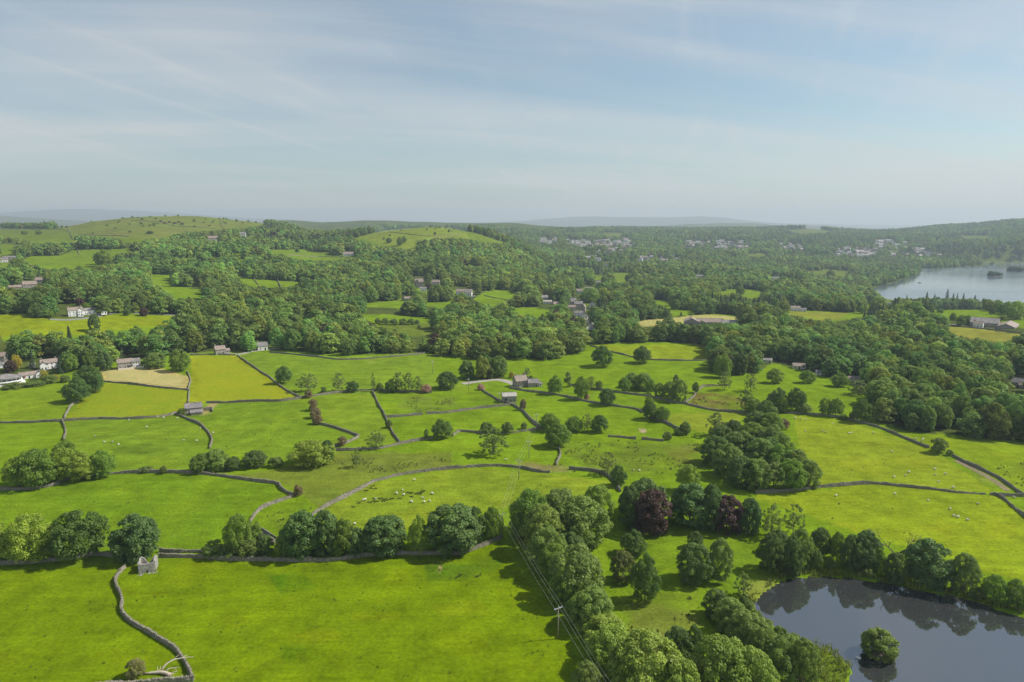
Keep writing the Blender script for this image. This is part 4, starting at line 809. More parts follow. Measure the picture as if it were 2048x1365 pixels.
for place, group, trees in CLUSTERS:
    by = {}
    for tr in trees: by.setdefault(tr[0], []).append(tr)
    big = 1.06 if group in ('trees along the power line', 'pond bank willows', 'copse trees') else 1.0
    for sp, lst in by.items():
        n = len(lst); wds = SPECIES[sp][2]; mk = MARK.get(group)
        if n > 2 and mk:
            m0 = spot(mk[1], mk[2]); lst = sorted(lst, key=lambda q: (spot(q[1], q[2]) - m0).length)
        else: lst = sorted(lst, key=lambda q: -q[3] * q[4])
        for i, (s_, x, y, w_, h_) in enumerate(lst):
            if n == 1: lab = f'{wds} {place}'
            elif n == 2 or not mk: lab = f"{('larger', 'smaller')[min(i, 1)]} {wds} {place}"
            else: lab = f"{wds} {place}, {'nearest' if i == 0 else 'farthest from' if i == n - 1 else ORD[i] + ' nearest'} the {mk[0]}"
            TREES[(x, y)] = plant(sp, x, y, w_ * big, h_ * big, lab, group or None)
# bare dead tree above the pond
e = TREES[(1757, 1322)]; pz = on_plane(1757, 1312, POND_Z); e.location = (pz[0], pz[1], POND_Z - .75)
g = spot(1793, 1140); dt = empty('dead_tree', g); b = bare(16, 1.25, 4, 9); tag(dt, 'leafless dead tree with forked bare branches above the pond', 'tree')
tk = b.build('trunk', M['bark'], dt, True)

# ------------------------------------------------------------------ buildings stand in the woods: keep them in sight
KEEP = []      # picture boxes that trees must not cover
def window_mesh():
    b = MB(); w, h = .55, .7
    b.box(-w, w, -.05, .03, -h, -h + .09, 0); b.box(-w, w, -.05, .03, h - .09, h, 0); b.box(-w, -w + .09, -.05, .03, -h + .09, h - .09, 0); b.box(w - .09, w, -.05, .03, -h + .09, h - .09, 0)
    b.box(-.03, .03, -.05, .03, -h + .09, h - .09, 0); b.box(-w - .08, w + .08, -.12, .03, -h - .10, -h - .005, 0)
    b.box(-w + .09, -.03, -.015, .02, -h + .09, h - .09, 1); b.box(.03, w - .09, -.015, .02, -h + .09, h - .09, 1)
    return b.mesh('window', [M['frame'], M['glass']])
WIN = window_mesh()
def door_mesh():
    b = MB(); b.box(-.5, .5, -.05, .03, 0, 2.05, 0); b.box(-.6, -.5, -.08, .03, 0, 2.15, 1); b.box(.5, .6, -.08, .03, 0, 2.15, 1); b.box(-.5, .5, -.08, .03, 2.05, 2.15, 1); return b.mesh('door', [M['dark_paint'], M['frame']])
DOOR = door_mesh()
MESHC = {}
def gable_wall(w, d, e, r, axis, mat):
    key = ('w', w, d, e, r, axis, mat)
    if key in MESHC: return MESHC[key]
    b = MB(); x, y = w / 2, d / 2; z0 = -1.2
    if axis == 'x':
        s = [(-y, z0), (y, z0), (y, e), (0, e + r), (-y, e)]; v = [(-x, a, c) for a, c in s] + [(x, a, c) for a, c in s]
    else:
        s = [(-x, z0), (x, z0), (x, e), (0, e + r), (-x, e)]; v = [(a, y, c) for a, c in s] + [(a, -y, c) for a, c in s]
    if r <= 0: v = [(a, c, min(q, e)) for a, c, q in v]
    f = [(4, 3, 2, 1, 0), (5, 6, 7, 8, 9)] + [(i, (i + 1) % 5, 5 + (i + 1) % 5, 5 + i) for i in range(5)]
    b.add(v, f); MESHC[key] = b.mesh('wall', M[mat]); return MESHC[key]
def gable_roof(w, d, e, r, axis, mat, ov=.35):
    key = ('r', w, d, e, r, axis, mat)
    if key in MESHC: return MESHC[key]
    b = MB()
    if r <= 0: b.box(-w/2 - ov, w/2 + ov, -d/2 - ov, d/2 + ov, e + .01, e + .3)
    else:
        L_, S = (w, d) if axis == 'x' else (d, w); k = r / (S / 2); t = .16
        for sg in (1, -1):
            pr = [(0, e + r + .02), (sg * (S/2 + ov), e - ov * k + .02), (sg * (S/2 + ov), e - ov * k + .02 + t), (0, e + r + .02 + t)]
            v = []
            for q in (-L_/2 - ov, L_/2 + ov): v += [((q, a, c) if axis == 'x' else (a, q, c)) for a, c in pr]
            b.add(v, [(0, 1, 2, 3), (7, 6, 5, 4), (0, 4, 5, 1), (1, 5, 6, 2), (2, 6, 7, 3), (3, 7, 4, 0)])
        q = L_/2 + ov   # ridge tiles
        (b.box(-q, q, -.16, .16, e + r + t - .05, e + r + t + .10) if axis == 'x' else b.box(-.16, .16, -q, q, e + r + t - .05, e + r + t + .10))
    MESHC[key] = b.mesh('roof', M[mat]); me = MESHC[key]
    bm = bmesh.new(); bm.from_mesh(me); bmesh.ops.recalc_face_normals(bm, faces=bm.faces[:]); bm.to_mesh(me); bm.free(); return me
def chim_mesh():
    b = MB(); b.box(-.45, .45, -.35, .35, -1.2, 1.1); b.box(-.52, .52, -.42, .42, 1.1, 1.25); b.tube([(-.2, 0, 1.25), (-.2, 0, 1.6)], .12, 6); b.tube([(.2, 0, 1.25), (.2, 0, 1.6)], .12, 6); return b.mesh('chimney', M['stone_house'])
CHIM = chim_mesh()
def building(name, px, py, rot, blocks, label, cat='house', group=None, keep=None, loc=None):
    """blocks: (cx, cy, w, d, eaves, roof rise, ridge axis, wall, roof, front windows per storey, chimneys)"""
    g = spot(px, py) if loc is None else loc; root = empty(name, g, R(rot) - (math.atan2(g.x, g.y) * .8 if group is None else 0)); tag(root, label, cat, group)
    k_ = (g.y * CP - (g.z - CAMZ) * SP) / (g - Vector((0, 0, CAMZ))).length * (.86 if name in ('stone_farmhouse', 'stone_outhouse') else 1) if group is None else 1; root.scale = (k_, k_, k_)
    for cx, cyy, w, d, e, r, ax, wm_, rm, nw, nc in blocks:
        wl = link('wall', gable_wall(w, d, e, r, ax, wm_), root); wl.location = (cx, cyy, 0)
        rf = link('roof', gable_roof(w, d, e, r, ax, rm), root); rf.location = (cx, cyy, 0)
        for k in range(nc):
            c = link('chimney', CHIM, rf); s = (-1, 1)[k % 2] * .42
            c.location = (w * s if ax == 'x' else 0, 0 if ax == 'x' else d * s, e + r)
        if nw:
            st = 2 if e > 4.2 else 1
            for fl in range(st):
                z = 1.5 + fl * 2.6
                if z + .8 > e + .35: continue
                for i in range(nw):
                    x = w * ((i + .5) / nw - .5)
                    if fl == 0 and i == nw // 2 and nw > 1:
                        o = link('door', DOOR, wl); o.location = (x, -d / 2 - .01, 0); continue
                    o = link('window', WIN, wl); o.location = (x, -d / 2 - .01, z)
                m_ = max(1, int(d / 4))
                for sx in (-1, 1):
                    for i in range(m_):
                        o = link('window', WIN, wl); o.location = (sx * (w / 2 + .01), d * ((i + .5) / m_ - .5), z); o.rotation_euler = (0, 0, sx * math.pi / 2)
    if keep: KEEP.append((px - keep[0] / 2, py - keep[1], px + keep[0] / 2, py + .5))
    return root
wr, cr_, sh, sl, sb = 'white_render', 'cream_render', 'stone_house', 'slate', 'slate_brown'
# --- gardens on the left
g = spot(14, 771); root = empty('round_house', g, R(40)); root.scale = (.85, .85, .85); tag(root, 'modern white house with a curved terraced front and low grey roof', 'house')
def bow(r, d, z0, z1, n=14):
    pts = [(-r, d)] + [(r * math.cos(math.pi + math.pi * i / n), .55 * r * math.sin(math.pi + math.pi * i / n)) for i in range(n + 1)] + [(r, d)]; k = len(pts)
    v = [(x, y, z0) for x, y in pts] + [(x, y, z1) for x, y in pts]
    return v, [tuple(range(k))[::-1], tuple(range(k, 2 * k))] + [(i, (i + 1) % k, k + (i + 1) % k, k + i) for i in range(k)]
for nm, mt, parts in (('wall', wr, [(9.0, 7, -1, 5.4)]), ('terrace', wr, [(11.5, 6, -1.2, 1.5), (10.2, 6.5, 2.6, 3.2)]), ('window_band', 'glass', [(9.04, 5, 3.5, 4.9), (9.05, 5, 1.6, 2.5)]), ('roof', sl, [(9.6, 7.5, 5.42, 5.8)])):
    b = MB()
    for q in parts: b.add(*bow(*q))
    b.build(nm, M[mt], root)
b = MB(); v, f = bow(9.0, 7, 5.8, 5.9); k = len(v) // 2; b.add(v[:k] + [(0, 2.5, 8.4)], [(i, (i + 1) % k, k) for i in range(k)]); b.build('roof', M[sl], root)
for i in range(9):
    a = math.pi + math.pi * (i + .5) / 9; b = MB(); x, y = 9.06 * math.cos(a), .55 * 9.06 * math.sin(a); b.box(x - .09, x + .09, y - .09, y + .09, 1.5, 5.2); b.build('mullion', M[wr], root)
KEEP.append((0, 744, 48, 774))
building('bungalow', 64, 755, 14, [(-2, 0, 13, 7, 2.9, 2.0, 'x', wr, sb, 3, 0), (5, -1.2, 5.5, 8, 3.0, 2.2, 'y', wr, sl, 2, 0)], 'low white bungalow with a projecting front gable and brown roof', keep=(42, 17))
building('villa', 96, 737, 16, [(1, 0, 12, 7.5, 5.2, 2.6, 'x', wr, sb, 4, 2), (-3.6, -4, 5, 5, 4.4, 2.2, 'y', wr, sl, 2, 0), (8, -.5, 4, 4, 2.6, .0, 'x', wr, sl, 1, 0)], 'two storey white villa with brown slate roof and front gable', keep=(40, 22))
building('garage', 65, 735, 8, [(0, 0, 4.5, 5, 2.6, 0, 'x', wr, 'sheet_roof', 0, 0)], 'small flat roofed garage beside the white villa', 'garage', keep=(10, 12))
building('house', 2, 723, -14, [(0, 0, 9, 8, 5, 3, 'x', sh, sb, 3, 1), (-1, -4, 4, 4, 4, 2.4, 'y', sh, sb, 1, 0)], 'brown roofed stone house behind the purple beech in the gardens', keep=(28, 26))
building('lodge', 3, 735, 6, [(0, 0, 7, 5, 2.8, 1.4, 'x', wr, sl, 2, 0)], 'low white annex below the brown roofed stone house', keep=(18, 10))
rt = building('house', 257, 736, 10, [(-2.2, 0, 10.5, 7, 5.2, 2.4, 'x', sh, sb, 3, 1), (5.6, -.4, 5.4, 7, 5.3, 2.0, 'x', wr, sl, 3, 0)], 'stone and white glazed house above the cut hay field', keep=(48, 26))
b = MB(); b.box(-7.6, 1.2, -6.4, -6.0, -1.2, 1.2); b.box(1.2, 10.5, -6.0, -5.6, -1.2, 1.6); b.box(10.1, 10.5, -5.6, 3, -1.2, 1.6); b.box(-7.6, 10.1, -5.6, -3.9, -1.2, .6); b.build('terrace', M[cr_], rt)
for i in range(3):
    b = MB(); b.box(-1 + i * 2.0, .8 + i * 2.0, -3.62, -3.53, .3, 2.4); b.build('glazed_door', M['glass'], rt)
building('country_house', 151, 632, 14, [(0, 0, 13, 8, 6.2, 2.6, 'x', wr, cr_ if False else sb, 4, 2), (4, -1.6, 4.5, 7, 6.0, 2.4, 'y', wr, sb, 2, 0), (14, 8, 20, 6, 4.2, 2.2, 'x', wr, sl, 5, 1), (26, 2, 5, 5, 3.0, 0, 'x', wr, sl, 2, 0)], 'large white house with a long rear wing on the green slope', keep=(74, 22))
building('cottage', 440, 708, 20, [(0, 0, 8, 6, 4.3, 2.6, 'x', sh, sb, 2, 1), (5.5, -.6, 4, 4.4, 2.6, 1.4, 'x', sh, sb, 1, 0)], 'small stone cottage at the lane above the buttercup meadow', 'cottage', keep=(26, 14))
building('cottage', 525, 700, 12, [(0, 0, 8, 6, 4.0, 2.6, 'x', wr, sl, 2, 1)], 'small white cottage at the wood edge beside the lane', 'cottage', keep=(24, 13))
# --- field barns
rt = building('field_barn', 388, 826, 4, [(0, 0, 9.2, 6.2, 3.9, 2.2, 'x', sh, sl, 0, 0), (1.6, -5.2, 6.4, 3.4, 2.0, 1.1, 'x', sh, sl, 0, 0)], 'grey slate field barn with a low lean-to in front', 'barn')
b = MB(); b.box(5.2, 10.5, 2.8, 3.4, -1, 1.9); b.box(9.9, 10.5, -3, 2.8, -1, 1.5); b.build('yard_wall', M['stone'], rt)
b = MB(); b.box(4.62, 4.70, -1.2, 1.2, 0, 2.6); b.build('doorway', M['dark_paint'], rt)
rt = building('field_barn', 1018, 803, 10, [(0, 0, 7.8, 5.2, 3.7, 1.5, 'x', 'stone_ruin', 'sheet_roof', 0, 0)], 'small lone stone barn with a pale roof by the wall', 'barn')
for x, w_, z0, z1 in ((-2.2, 1.5, 0, 2.3), (.6, .5, .6, 1.6), (2.6, .5, .6, 1.6)):
    b = MB(); b.box(x - w_/2, x + w_/2, -2.63, -2.55, z0, z1); b.build('doorway' if w_ > 1 else 'slit_opening', M['dark_paint'], rt)
rt = building('stone_farmhouse', 1040, 772, 24, [(0, 0, 9, 7, 4.6, 3.4, 'x', sh, sb, 3, 2), (-1.5, -3.8, 3, 2.4, 2.4, 1.2, 'y', sh, sb, 1, 0)], 'stone farmhouse with a steep brown roof by the gravel lane', keep=None)
building('stone_outhouse', 1066, 773, 10, [(0, 0, 7.6, 5.5, 3.2, 2.4, 'x', sh, sl, 2, 1), (5.2, -.4, 2.4, 3, 2.2, 1, 'x', wr, sl, 1, 0)], 'low grey slate outhouse beside the stone farmhouse', 'outhouse')
building('stone_barn', 533, 1084, 30, [(0, 0, 4.6, 6, 2.0, 2.2, 'y', 'stone_house', 'slate', 0, 0)], 'stone barn with a pale gabled roof half hidden in the hedgerow', 'barn')
# --- school, lake farm
building('school', 1411, 650, 2, [(-15, -2, 15, 16, 4.2, 3.6, 'y', sh, sb, 4, 0), (4, 3, 26, 12, 3.4, 3.2, 'x', sh, sb, 6, 0), (-4, -3.5, 10, 8, 3.0, 2.2, 'y', sh, sb, 2, 0), (24, 1, 15, 10, 3.2, 2.4, 'x', sh, 'slate', 4, 1)], 'long low brown roofed school beside the hay coloured field', 'school', keep=(102, 17))
building('farmstead', 1985, 655, -14, [(-8, 6, 26, 18, 4.5, 4.6, 'x', sh, sl, 0, 0), (14, -4, 16, 34, 4.0, 3.4, 'y', sh, sb, 0, 0), (-12, -8, 9, 7, 4.2, 2.2, 'x', wr, sb, 3, 1)], 'farm with a big grey roofed barn near the lake', 'farm', keep=(70, 18))
# --- hillside and village
VILLAGE = [('manor',838,573,8,[(0,0,12,9,7,4.5,'x',sh,sb,4,2),(-3,-4.5,4.5,4,7,3.6,'y',sh,sb,1,0)],'tall gabled stone manor in the wooded hillside',(22,20)),
 ('house',846,583,4,[(0,0,10,6,4.2,2,'x',wr,sl,3,1)],'white house just below the tall stone manor',(18,10)),
 ('house',872,570,-6,[(0,0,12,7,4.6,2.6,'x',cr_,sb,3,1)],'cream house beside the purple tree on the wooded hillside',(20,11)),
 ('terrace_house',928,591,-8,[(0,2,22,9,5.4,3,'x',wr,sb,7,2),(6,-4,11,6,4.6,2.2,'x',wr,sl,4,0)],'long white terrace with a brown roof above the hillside pasture',(38,17)),
 ('pavilion',947,597,0,[(0,0,3.6,3.6,2.6,1.6,'x',sh,sl,0,0)],'small stone pavilion at the end of the white terrace',(8,7)),
 ('cottage',815,602,10,[(0,0,8,6,3.4,2,'x',sh,sb,2,1),(-5,1,4,5,3,1.8,'y',sh,sb,1,0)],'low stone cottage at the edge of the hillside pasture',(16,9)),
 ('house',1088,602,16,[(0,0,10,7,4.8,3,'x',sh,sl,3,1)],'grey slate house at the upper edge of the village',(14,10)),
 ('house',1095,608,4,[(0,0,11,6,3.2,1.6,'x',wr,'sheet_roof',3,0)],'pale roofed white house next to the grey slate house',(15,7)),
 ('house',1112,615,20,[(0,0,8,7,4.4,2.6,'x',sh,sb,2,1)],'brown gabled house beside the village pasture',(12,8)),
 ('house',1146,612,8,[(0,0,7,8,6.2,4,'x',sh,sl,2,2)],'steep grey house with a chimney in the middle of the village',(11,13)),
 ('house',1157,618,0,[(0,0,10,8,6.6,3,'x',sh,sl,4,1)],'large dark stone house facing the village street',(15,13)),
 ('house',1143,620,4,[(0,0,9,6,3.8,2.2,'x',cr_,sb,3,1)],'cream house in front of the dark stone house',(14,8)),
 ('house',1167,623,-12,[(0,0,5,7,5.6,3,'y',sh,sb,1,1)],'narrow brown house beside the dark stone house',(8,10)),
 ('house',1185,617,6,[(0,0,8,7,4.8,3,'y',wr,sb,2,1)],'white gabled house right of the village street',(13,9)),
 ('house',1157,634,-4,[(0,0,10,7,4.6,2.6,'x',wr,sl,3,1)],'white house above the car park',(15,9)),
 ('house',1168,637,12,[(0,0,7,6,4.0,2.4,'y',wr,sl,2,1)],'small white gabled house at the car park edge',(11,8)),
 ('house',1183,659,-6,[(0,0,6,6,4.2,2.4,'y',wr,sb,1,1)],'white cottage among trees below the car park',(10,8)),
 ('house',1197,569,6,[(0,0,9,6,4.2,2,'x',wr,sl,3,0)],'white house high in the woods above the village',(14,8)),
 ('house',1178,580,0,[(0,0,14,6,3.2,0,'x',sh,'sheet_roof',3,0)],'flat pale roofed house in the woods above the village',(20,8)),
 ('house',1158,587,4,[(0,0,11,7,4.2,2.6,'x',wr,sb,3,1)],'pinkish brown roofed house in the woods above the village',(15,8)),
 ('house',1398,557,4,[(0,0,14,7,5,2.4,'x',wr,sl,4,1)],'long white house in the woods near the lake fields',(16,8)),
 ('house',1212,534,0,[(0,0,9,8,6,3,'y',wr,sb,2,0)],'pink and white gabled house below the town',(10,9)),
 ('house',1590,622,4,[(0,0,12,7,4.4,2.4,'x',wr,sb,3,1)],'pale house at the edge of the level lake field',(20,9)),
 ('house',1606,623,-4,[(0,0,8,5,3,1.6,'x',wr,sl,2,0)],'low white building beside the pale house at the lake field',(12,6)),
 ('house',1775,612,0,[(0,0,10,7,4.6,2.6,'x',wr,sl,3,1)],'white cottage among trees at the lake shore',(14,9)),
 ('house',1550,560,0,[(0,0,14,7,4.4,2.4,'x',wr,sl,4,1)],'white house above the small lake meadows',(16,7)),
 ('farmhouse',6,525,6,[(0,0,16,9,5,3,'x',wr,sl,4,1)],'white farmhouse on the far left slope',(16,9)),
 ('farm_shed',22,519,0,[(0,0,24,12,4,2,'x',sh,sl,0,0)],'grey farm sheds behind the white farmhouse',(22,6)),
 ('house',60,576,12,[(0,0,16,9,5,4,'x',sh,sb,4,2),(-8,2,8,7,4,3,'y',sh,sb,1,0)],'big brown roofed house in the left hillside gardens',(28,14)),
 ('house',82,567,-10,[(0,0,12,8,5,3.6,'x',sh,sb,3,1)],'brown roofed house above the big brown roofed house',(18,11)),
 ('house',28,580,4,[(0,0,18,7,3.6,2.4,'x',sh,sb,4,0)],'long low brown roofed house in the left hillside gardens',(26,8)),
 ('house',426,482,2,[(0,0,26,12,6,5,'x',cr_,sb,5,2)],'pale mansion in trees below the bare fell',(18,8)),
 ('house',486,475,0,[(0,0,14,12,9,3,'x',wr,sl,3,0)],'tall white house in trees at the shoulder of the bare fell',(10,9)),
 ('house',698,512,0,[(0,0,22,10,4,4,'x',wr,sb,5,1)],'white farmhouse beside the small pastures in the woods',(20,8)),
 ('lodge',1597,737,6,[(0,0,9,6,2.4,1.8,'x',cr_,sb,3,0)],'brown roofed lodge at the edge of the broad wood',(20,6)),
 ('lodge',1707,763,4,[(0,0,8,5,2.2,1.4,'x',cr_,sb,2,0)],'brown chalet under the broad wood behind the park trees',(20,6)),
 ('lodge',1533,725,2,[(0,0,8,5,2.2,1.2,'x',cr_,sl,2,0)],'pale chalet in the corner of the broad wood',(18,5)),
 ('lodge',1640,750,0,[(0,0,6,4,2.4,1,'x',wr,sl,2,0)],'small white chalet between the park trees',(14,5)),
 ('house',2036,774,-10,[(0,0,10,7,4,3,'x',sh,sl,3,1),(4,-5,7,5,3,2,'x',sh,sb,2,0)],'dark roofed houses deep in the broad wood',(30,20)),
]
for nm, x, y, rot, bl, lab, kp in VILLAGE: building(nm, x, y, rot, bl, lab, 'pavilion' if nm == 'pavilion' else 'house', None, kp)
# --- far town
TOWN = [(1082,478,1112,489,16),(1130,482,1200,494,26),(1200,480,1268,497,34),(1190,497,1262,510,8),(1365,484,1420,500,18),(1420,484,1512,500,30),(1258,512,1370,528,14),(1150,508,1200,526,6),(1555,489,1607,502,12),(1658,496,1700,512,16),(1700,498,1752,515,26),(1748,483,1790,500,18),(1780,486,1850,517,16),(1850,505,1880,514,5)]
TB = [[(0,0,11,8,5.2,3,'x',wr,sl,0,0)],[(0,0,9,8,5.4,3,'y',wr,sl,0,0)],[(0,0,14,8,5,3,'x',sh,sl,0,0)],[(0,0,10,8,5,3.2,'x',cr_,sb,0,0)],[(0,0,18,9,7,3.4,'x',wr,sl,0,0)],[(0,0,10,9,7.5,3.4,'y',sh,sb,0,0)],[(0,0,22,9,6,3,'x',wr,sl,0,0)]]
for a, b_, c, d_, n in TOWN:
    for i in range(int(n * 1.27)):
        x, y = random.uniform(a, c), random.uniform(b_, d_); g = spot(x, y)
        if g.y > 4500 or g.z < LAKE_Z + .4: continue
        k = random.choice([0, 1, 2, 2, 3, 4, 5, 5, 6]); wq = TB[k][0][7]; mt = {wr: 'white walled', sh: 'grey stone', cr_: 'cream walled'}[wq]
        rt = building('town_house', x, y, random.choice([0, 8, -12, 20, 90, 75]), TB[k], f'small {mt} house among trees in the distant lakeside town', 'house', 'houses of the distant town', None, g)
        rt.scale = (1.1, 1.1, 1.1); KEEP.append((x - 3.5, y - 3.2, x + 3.5, y + .3))
# --- ruined barn, walls of ragged height around an open floor
g = spot(294, 1146); root = empty('ruined_barn', (g.x, g.y, g.z - .1), R(21)); root.scale = (.76, .76, .72); tag(root, 'roofless ruined stone barn with ragged walls in the near field', 'barn')
def ragged(x0, y0, x1, y1, hs, th=.55, hole=None, seed=0):
    """a free standing wall from (x0,y0) to (x1,y1); hs heights along it"""
    rr = random.Random(seed); n = 22; b = MB(); dx, dy = x1 - x0, y1 - y0; l = math.hypot(dx, dy); nx, ny = -dy / l * th / 2, dx / l * th / 2
    P_ = [i / n for i in range(n + 1)]; hgt = [float(np.interp(p, np.linspace(0, 1, len(hs)), hs)) + rr.uniform(-.06, .06) for p in P_]
    for i in range(n):
        a, c = P_[i], P_[i + 1]; z0 = -.6; h0 = hgt[i]
        segs = [(z0, h0)]
        if hole and hole[0] <= (a + c) / 2 <= hole[1]: segs = [(hole[3], h0)]
        for zz, hh in segs:
            ax, ay, bx, by = x0 + dx*a, y0 + dy*a, x0 + dx*c, y0 + dy*c; h1 = hgt[i + 1] if not hole else hh
            b.add([(ax-nx,ay-ny,zz),(bx-nx,by-ny,zz),(bx+nx,by+ny,zz),(ax+nx,ay+ny,zz),(ax-nx,ay-ny,hh),(bx-nx,by-ny,h1),(bx+nx,by+ny,h1),(ax+nx,ay+ny,hh)], [(0,3,2,1),(4,5,6,7),(0,1,5,4),(2,3,7,6)] + ([(3,0,4,7),(1,2,6,5)] if 1 else []))
    return b
wx, wd_ = 2.75, 6.2
for nm, args in (('front_wall', dict(x0=-wx, y0=.28, x1=wx, y1=.28, hs=[4.2, 4.0, 3.9, 4.0, 4.15], hole=(.47, .58, 0, 1.35), seed=1)), ('side_wall', dict(x0=wx, y0=.58, x1=wx + .25, y1=wd_, hs=[4.4, 4.9, 5.2, 4.9, 3.8], th=.6, seed=2)),
                 ('side_wall', dict(x0=-wx, y0=wd_, x1=-wx, y1=.58, hs=[4.3, 4.0, 3.4, 4.4, 4.5], seed=3)), ('back_wall', dict(x0=wx - .1, y0=wd_ + .3, x1=-wx + .3, y1=wd_ + .3, hs=[4.4, 3.4, 1.6, 1.4, 3.6, 4.4], seed=4))):
    o = ragged(**args).build(nm, M['stone_ruin'], root)
rr = random.Random(3)
for i in range(26):   # fallen stones at its foot
    b = MB(); s = rr.uniform(.15, .42); b.box(-s, s, -s * .7, s * .7, -.1, s * .7); b.v = [(x * rr.uniform(.7, 1.2), y * rr.uniform(.7, 1.2), z * rr.uniform(.7, 1.2)) for x, y, z in b.v]
    o = b.build('fallen_stone', M['stone_ruin'], root); o.location = (rr.uniform(-3.2, 3.6), rr.uniform(-1.6, -.5) if i < 18 else rr.uniform(1.5, 5), .05); o.rotation_euler = (0, 0, rr.uniform(0, 3))
# ------------------------------------------------------------------ woods
def far_proto(name, wd, ht, cb, nl, lr, leaves, ls, **kw):
    v, f, var, c, rad = crown(wd, ht, cb, nl, lr, leaves, ls, **kw); return name, v, f, var, ht, c
PCOL = bpy.data.collections.new('tree_prototypes'); PN = []
def add_proto(name, v, f, var, ht, w0=.3):
    b = MB(); b.tube([(0, 0, -.6), (0, 0, ht * .5)], [w0, w0 * .5], 5); tv = np.array(b.v); q = [g for g in b.f if len(g) == 4]; n = len(v)
    me = npmesh(name, np.vstack([v, tv]), np.vstack([f, np.array(q) + n]), [M['leaf'], M['bark']], False, [0] * len(f) + [1] * len(q), list(var) + [.5] * len(q))
    o = bpy.data.objects.new(name, me); PCOL.objects.link(o); PN.append(name)
for i in range(6):   # 0-5 nearer broadleaf, 12 m wide
    v, f, var, c, rad = crown(12 * random.uniform(.8, 1.2), random.uniform(12, 18), 0.0, random.choice([30, 40, 50]), (.10, .17), 2000, .95, irr=.22); add_proto('p%02d' % i, v, f, var, 14)
for i in range(2):   # 6-7 nearer conifer
    v, f, var = conifer_leaves(7, 21, .03, 18, 60, 1.0); add_proto('p%02d' % (6 + i), v, f, var, 20)
for i in range(5):   # 8-12 far broadleaf
    v, f, var, c, rad = crown(12 * random.uniform(.9, 1.15), random.uniform(12, 16), 0, random.choice([12, 16, 22]), (.15, .24), 560, 1.8, irr=.25); add_proto('p%02d' % (8 + i), v, f, var, 14)
for i in range(2):   # 13-14 far conifer
    v, f, var = conifer_leaves(7.5, 21, .03, 10, 34, 1.7); add_proto('p%02d' % (13 + i), v, f, var, 20)

def scatter():
    out_ = []
    for r0, r1, s in ((250, 1500, 7.9), (1500, 3000, 11.0), (3000, 6200, 17.0)):
        xm = r1 * math.sin(R(39)); gx, gy = np.meshgrid(np.arange(-xm, xm, s), np.arange(r0 * .7, r1, s))
        x = gx.ravel() + RNG.uniform(-.7, .7, gx.size) * s; y = gy.ravel() + RNG.uniform(-.7, .7, gx.size) * s
        r = np.hypot(x, y); k = (r >= r0) & (r < r1) & (np.abs(np.arctan2(x, y)) < R(39)); x, y, r = x[k], y[k], r[k]
        z = ground(x, y); px, py = project(x, y, z)
        con = fbm(x, y, 170, 81, 3) + .25 * fbm(x, y, 25, 85, 2) > .40
        h = np.where(con, RNG.uniform(13, 21, len(x)), RNG.triangular(6, 14, 19, len(x)) + 3 * fbm(x, y, 80, 95, 2)); h = np.where(r > 3000, h * 1.25, h)
        w = np.where(con, h * .36, RNG.uniform(7, 14.5, len(x)) * np.clip(h / 13, .6, 1.25))
        fel = inside(px, py, FIELDS[19][0]) | inside(px, py, FIELDS[20][0]); scr = fel & (r > 1400) & (r < 2500) & (RNG.uniform(size=len(x)) < .035 * np.clip(1 + 4 * fbm(x, y, 90, 7, 2), 0, 4)); h = np.where(scr, RNG.uniform(2, 5, len(x)), h); w = np.where(scr, RNG.uniform(4, 8, len(x)), w); con = con & ~scr
        k = (px > -90) & (px < 2140) & (py < np.interp(px, wlx, wly) - 1) & (z > LAKE_Z + .35) & (z < 900)
        k &= seen(x, y, z + h)
        k &= ~inside(x, y, grow(LAKE, 3))
        sp_ = FPX / (y * CP - (z - CAMZ) * SP); hp = h * sp_; wp = w * sp_
        for fx, fz in ((0, 0), (0, .5), (0, .92), (-.4, .5), (.4, .5), (-.3, .1), (.3, .1)):
            k[k] = ~in_any(px[k] + fx * wp[k], py[k] - fz * hp[k], CLEAR)
        k |= scr & seen(x, y, z + h)
        if r0 >= 3000:
            k[k] = ~in_any(px[k], py[k] - .5 * hp[k], MOOR)
        for a, b_, c, d in KEEP:
            hit = (px + wp * .42 > a) & (px - wp * .42 < c) & (py - hp * .9 < d) & (py > b_ - 1)
            if c - a < 8: hit &= RNG.uniform(size=len(hit)) < .8
            k &= ~hit
        k &= fbm(x, y, 60, 71, 3) < .36
        k &= RNG.uniform(size=len(x)) < np.where(r > 3000, .8, .93)
        out_.append(np.column_stack([x, y, z, h, w, con, r, px, py])[k])
    a = np.concatenate(out_)
    t = RNG.uniform(size=len(a)); zone = fbm(a[:, 0], a[:, 1], 140, 33, 3)
    base = np.where((a[:, 5] > 0)[:, None], np.array((.076, .140, .054)), np.array((.185, .305, .060)))
    lum = np.exp(RNG.normal(0, .20, len(a)) + zone * .45); warm = np.clip(RNG.normal(.02, .13, len(a)), -.16, .3) + fbm(a[:, 0], a[:, 1], 60, 37, 2) * .25
    tint = base * lum[:, None]; tint[:, 0] *= 1 + warm; tint[:, 2] *= 1 - .5 * warm
    red = (t < .004) & (a[:, 5] == 0); tint[red] = (.09, .05, .045); yel = (t > .996) & (a[:, 5] == 0); tint[yel] = (.22, .26, .04)
    return a, tint
A, TINT = scatter()
order = np.argsort(-(A[:, 3] / A[:, 6])); NIND = 190
ind = order[:NIND]; rest = order[NIND:]
ZONES = [(330, 'in the garden wood left of the cut hay field', 'trees of the garden wood'), (870, 'in the wood edge above the buttercup meadow', 'trees of the hillside wood edge'), (1180, 'in the projecting dark wood beside the cottage lane', 'trees of the projecting wood'), (1440, 'in the tree belt behind the sunlit pasture', 'trees of the belt'), (9999, 'in the broad wood beside the open pasture', 'trees of the broad wood')]
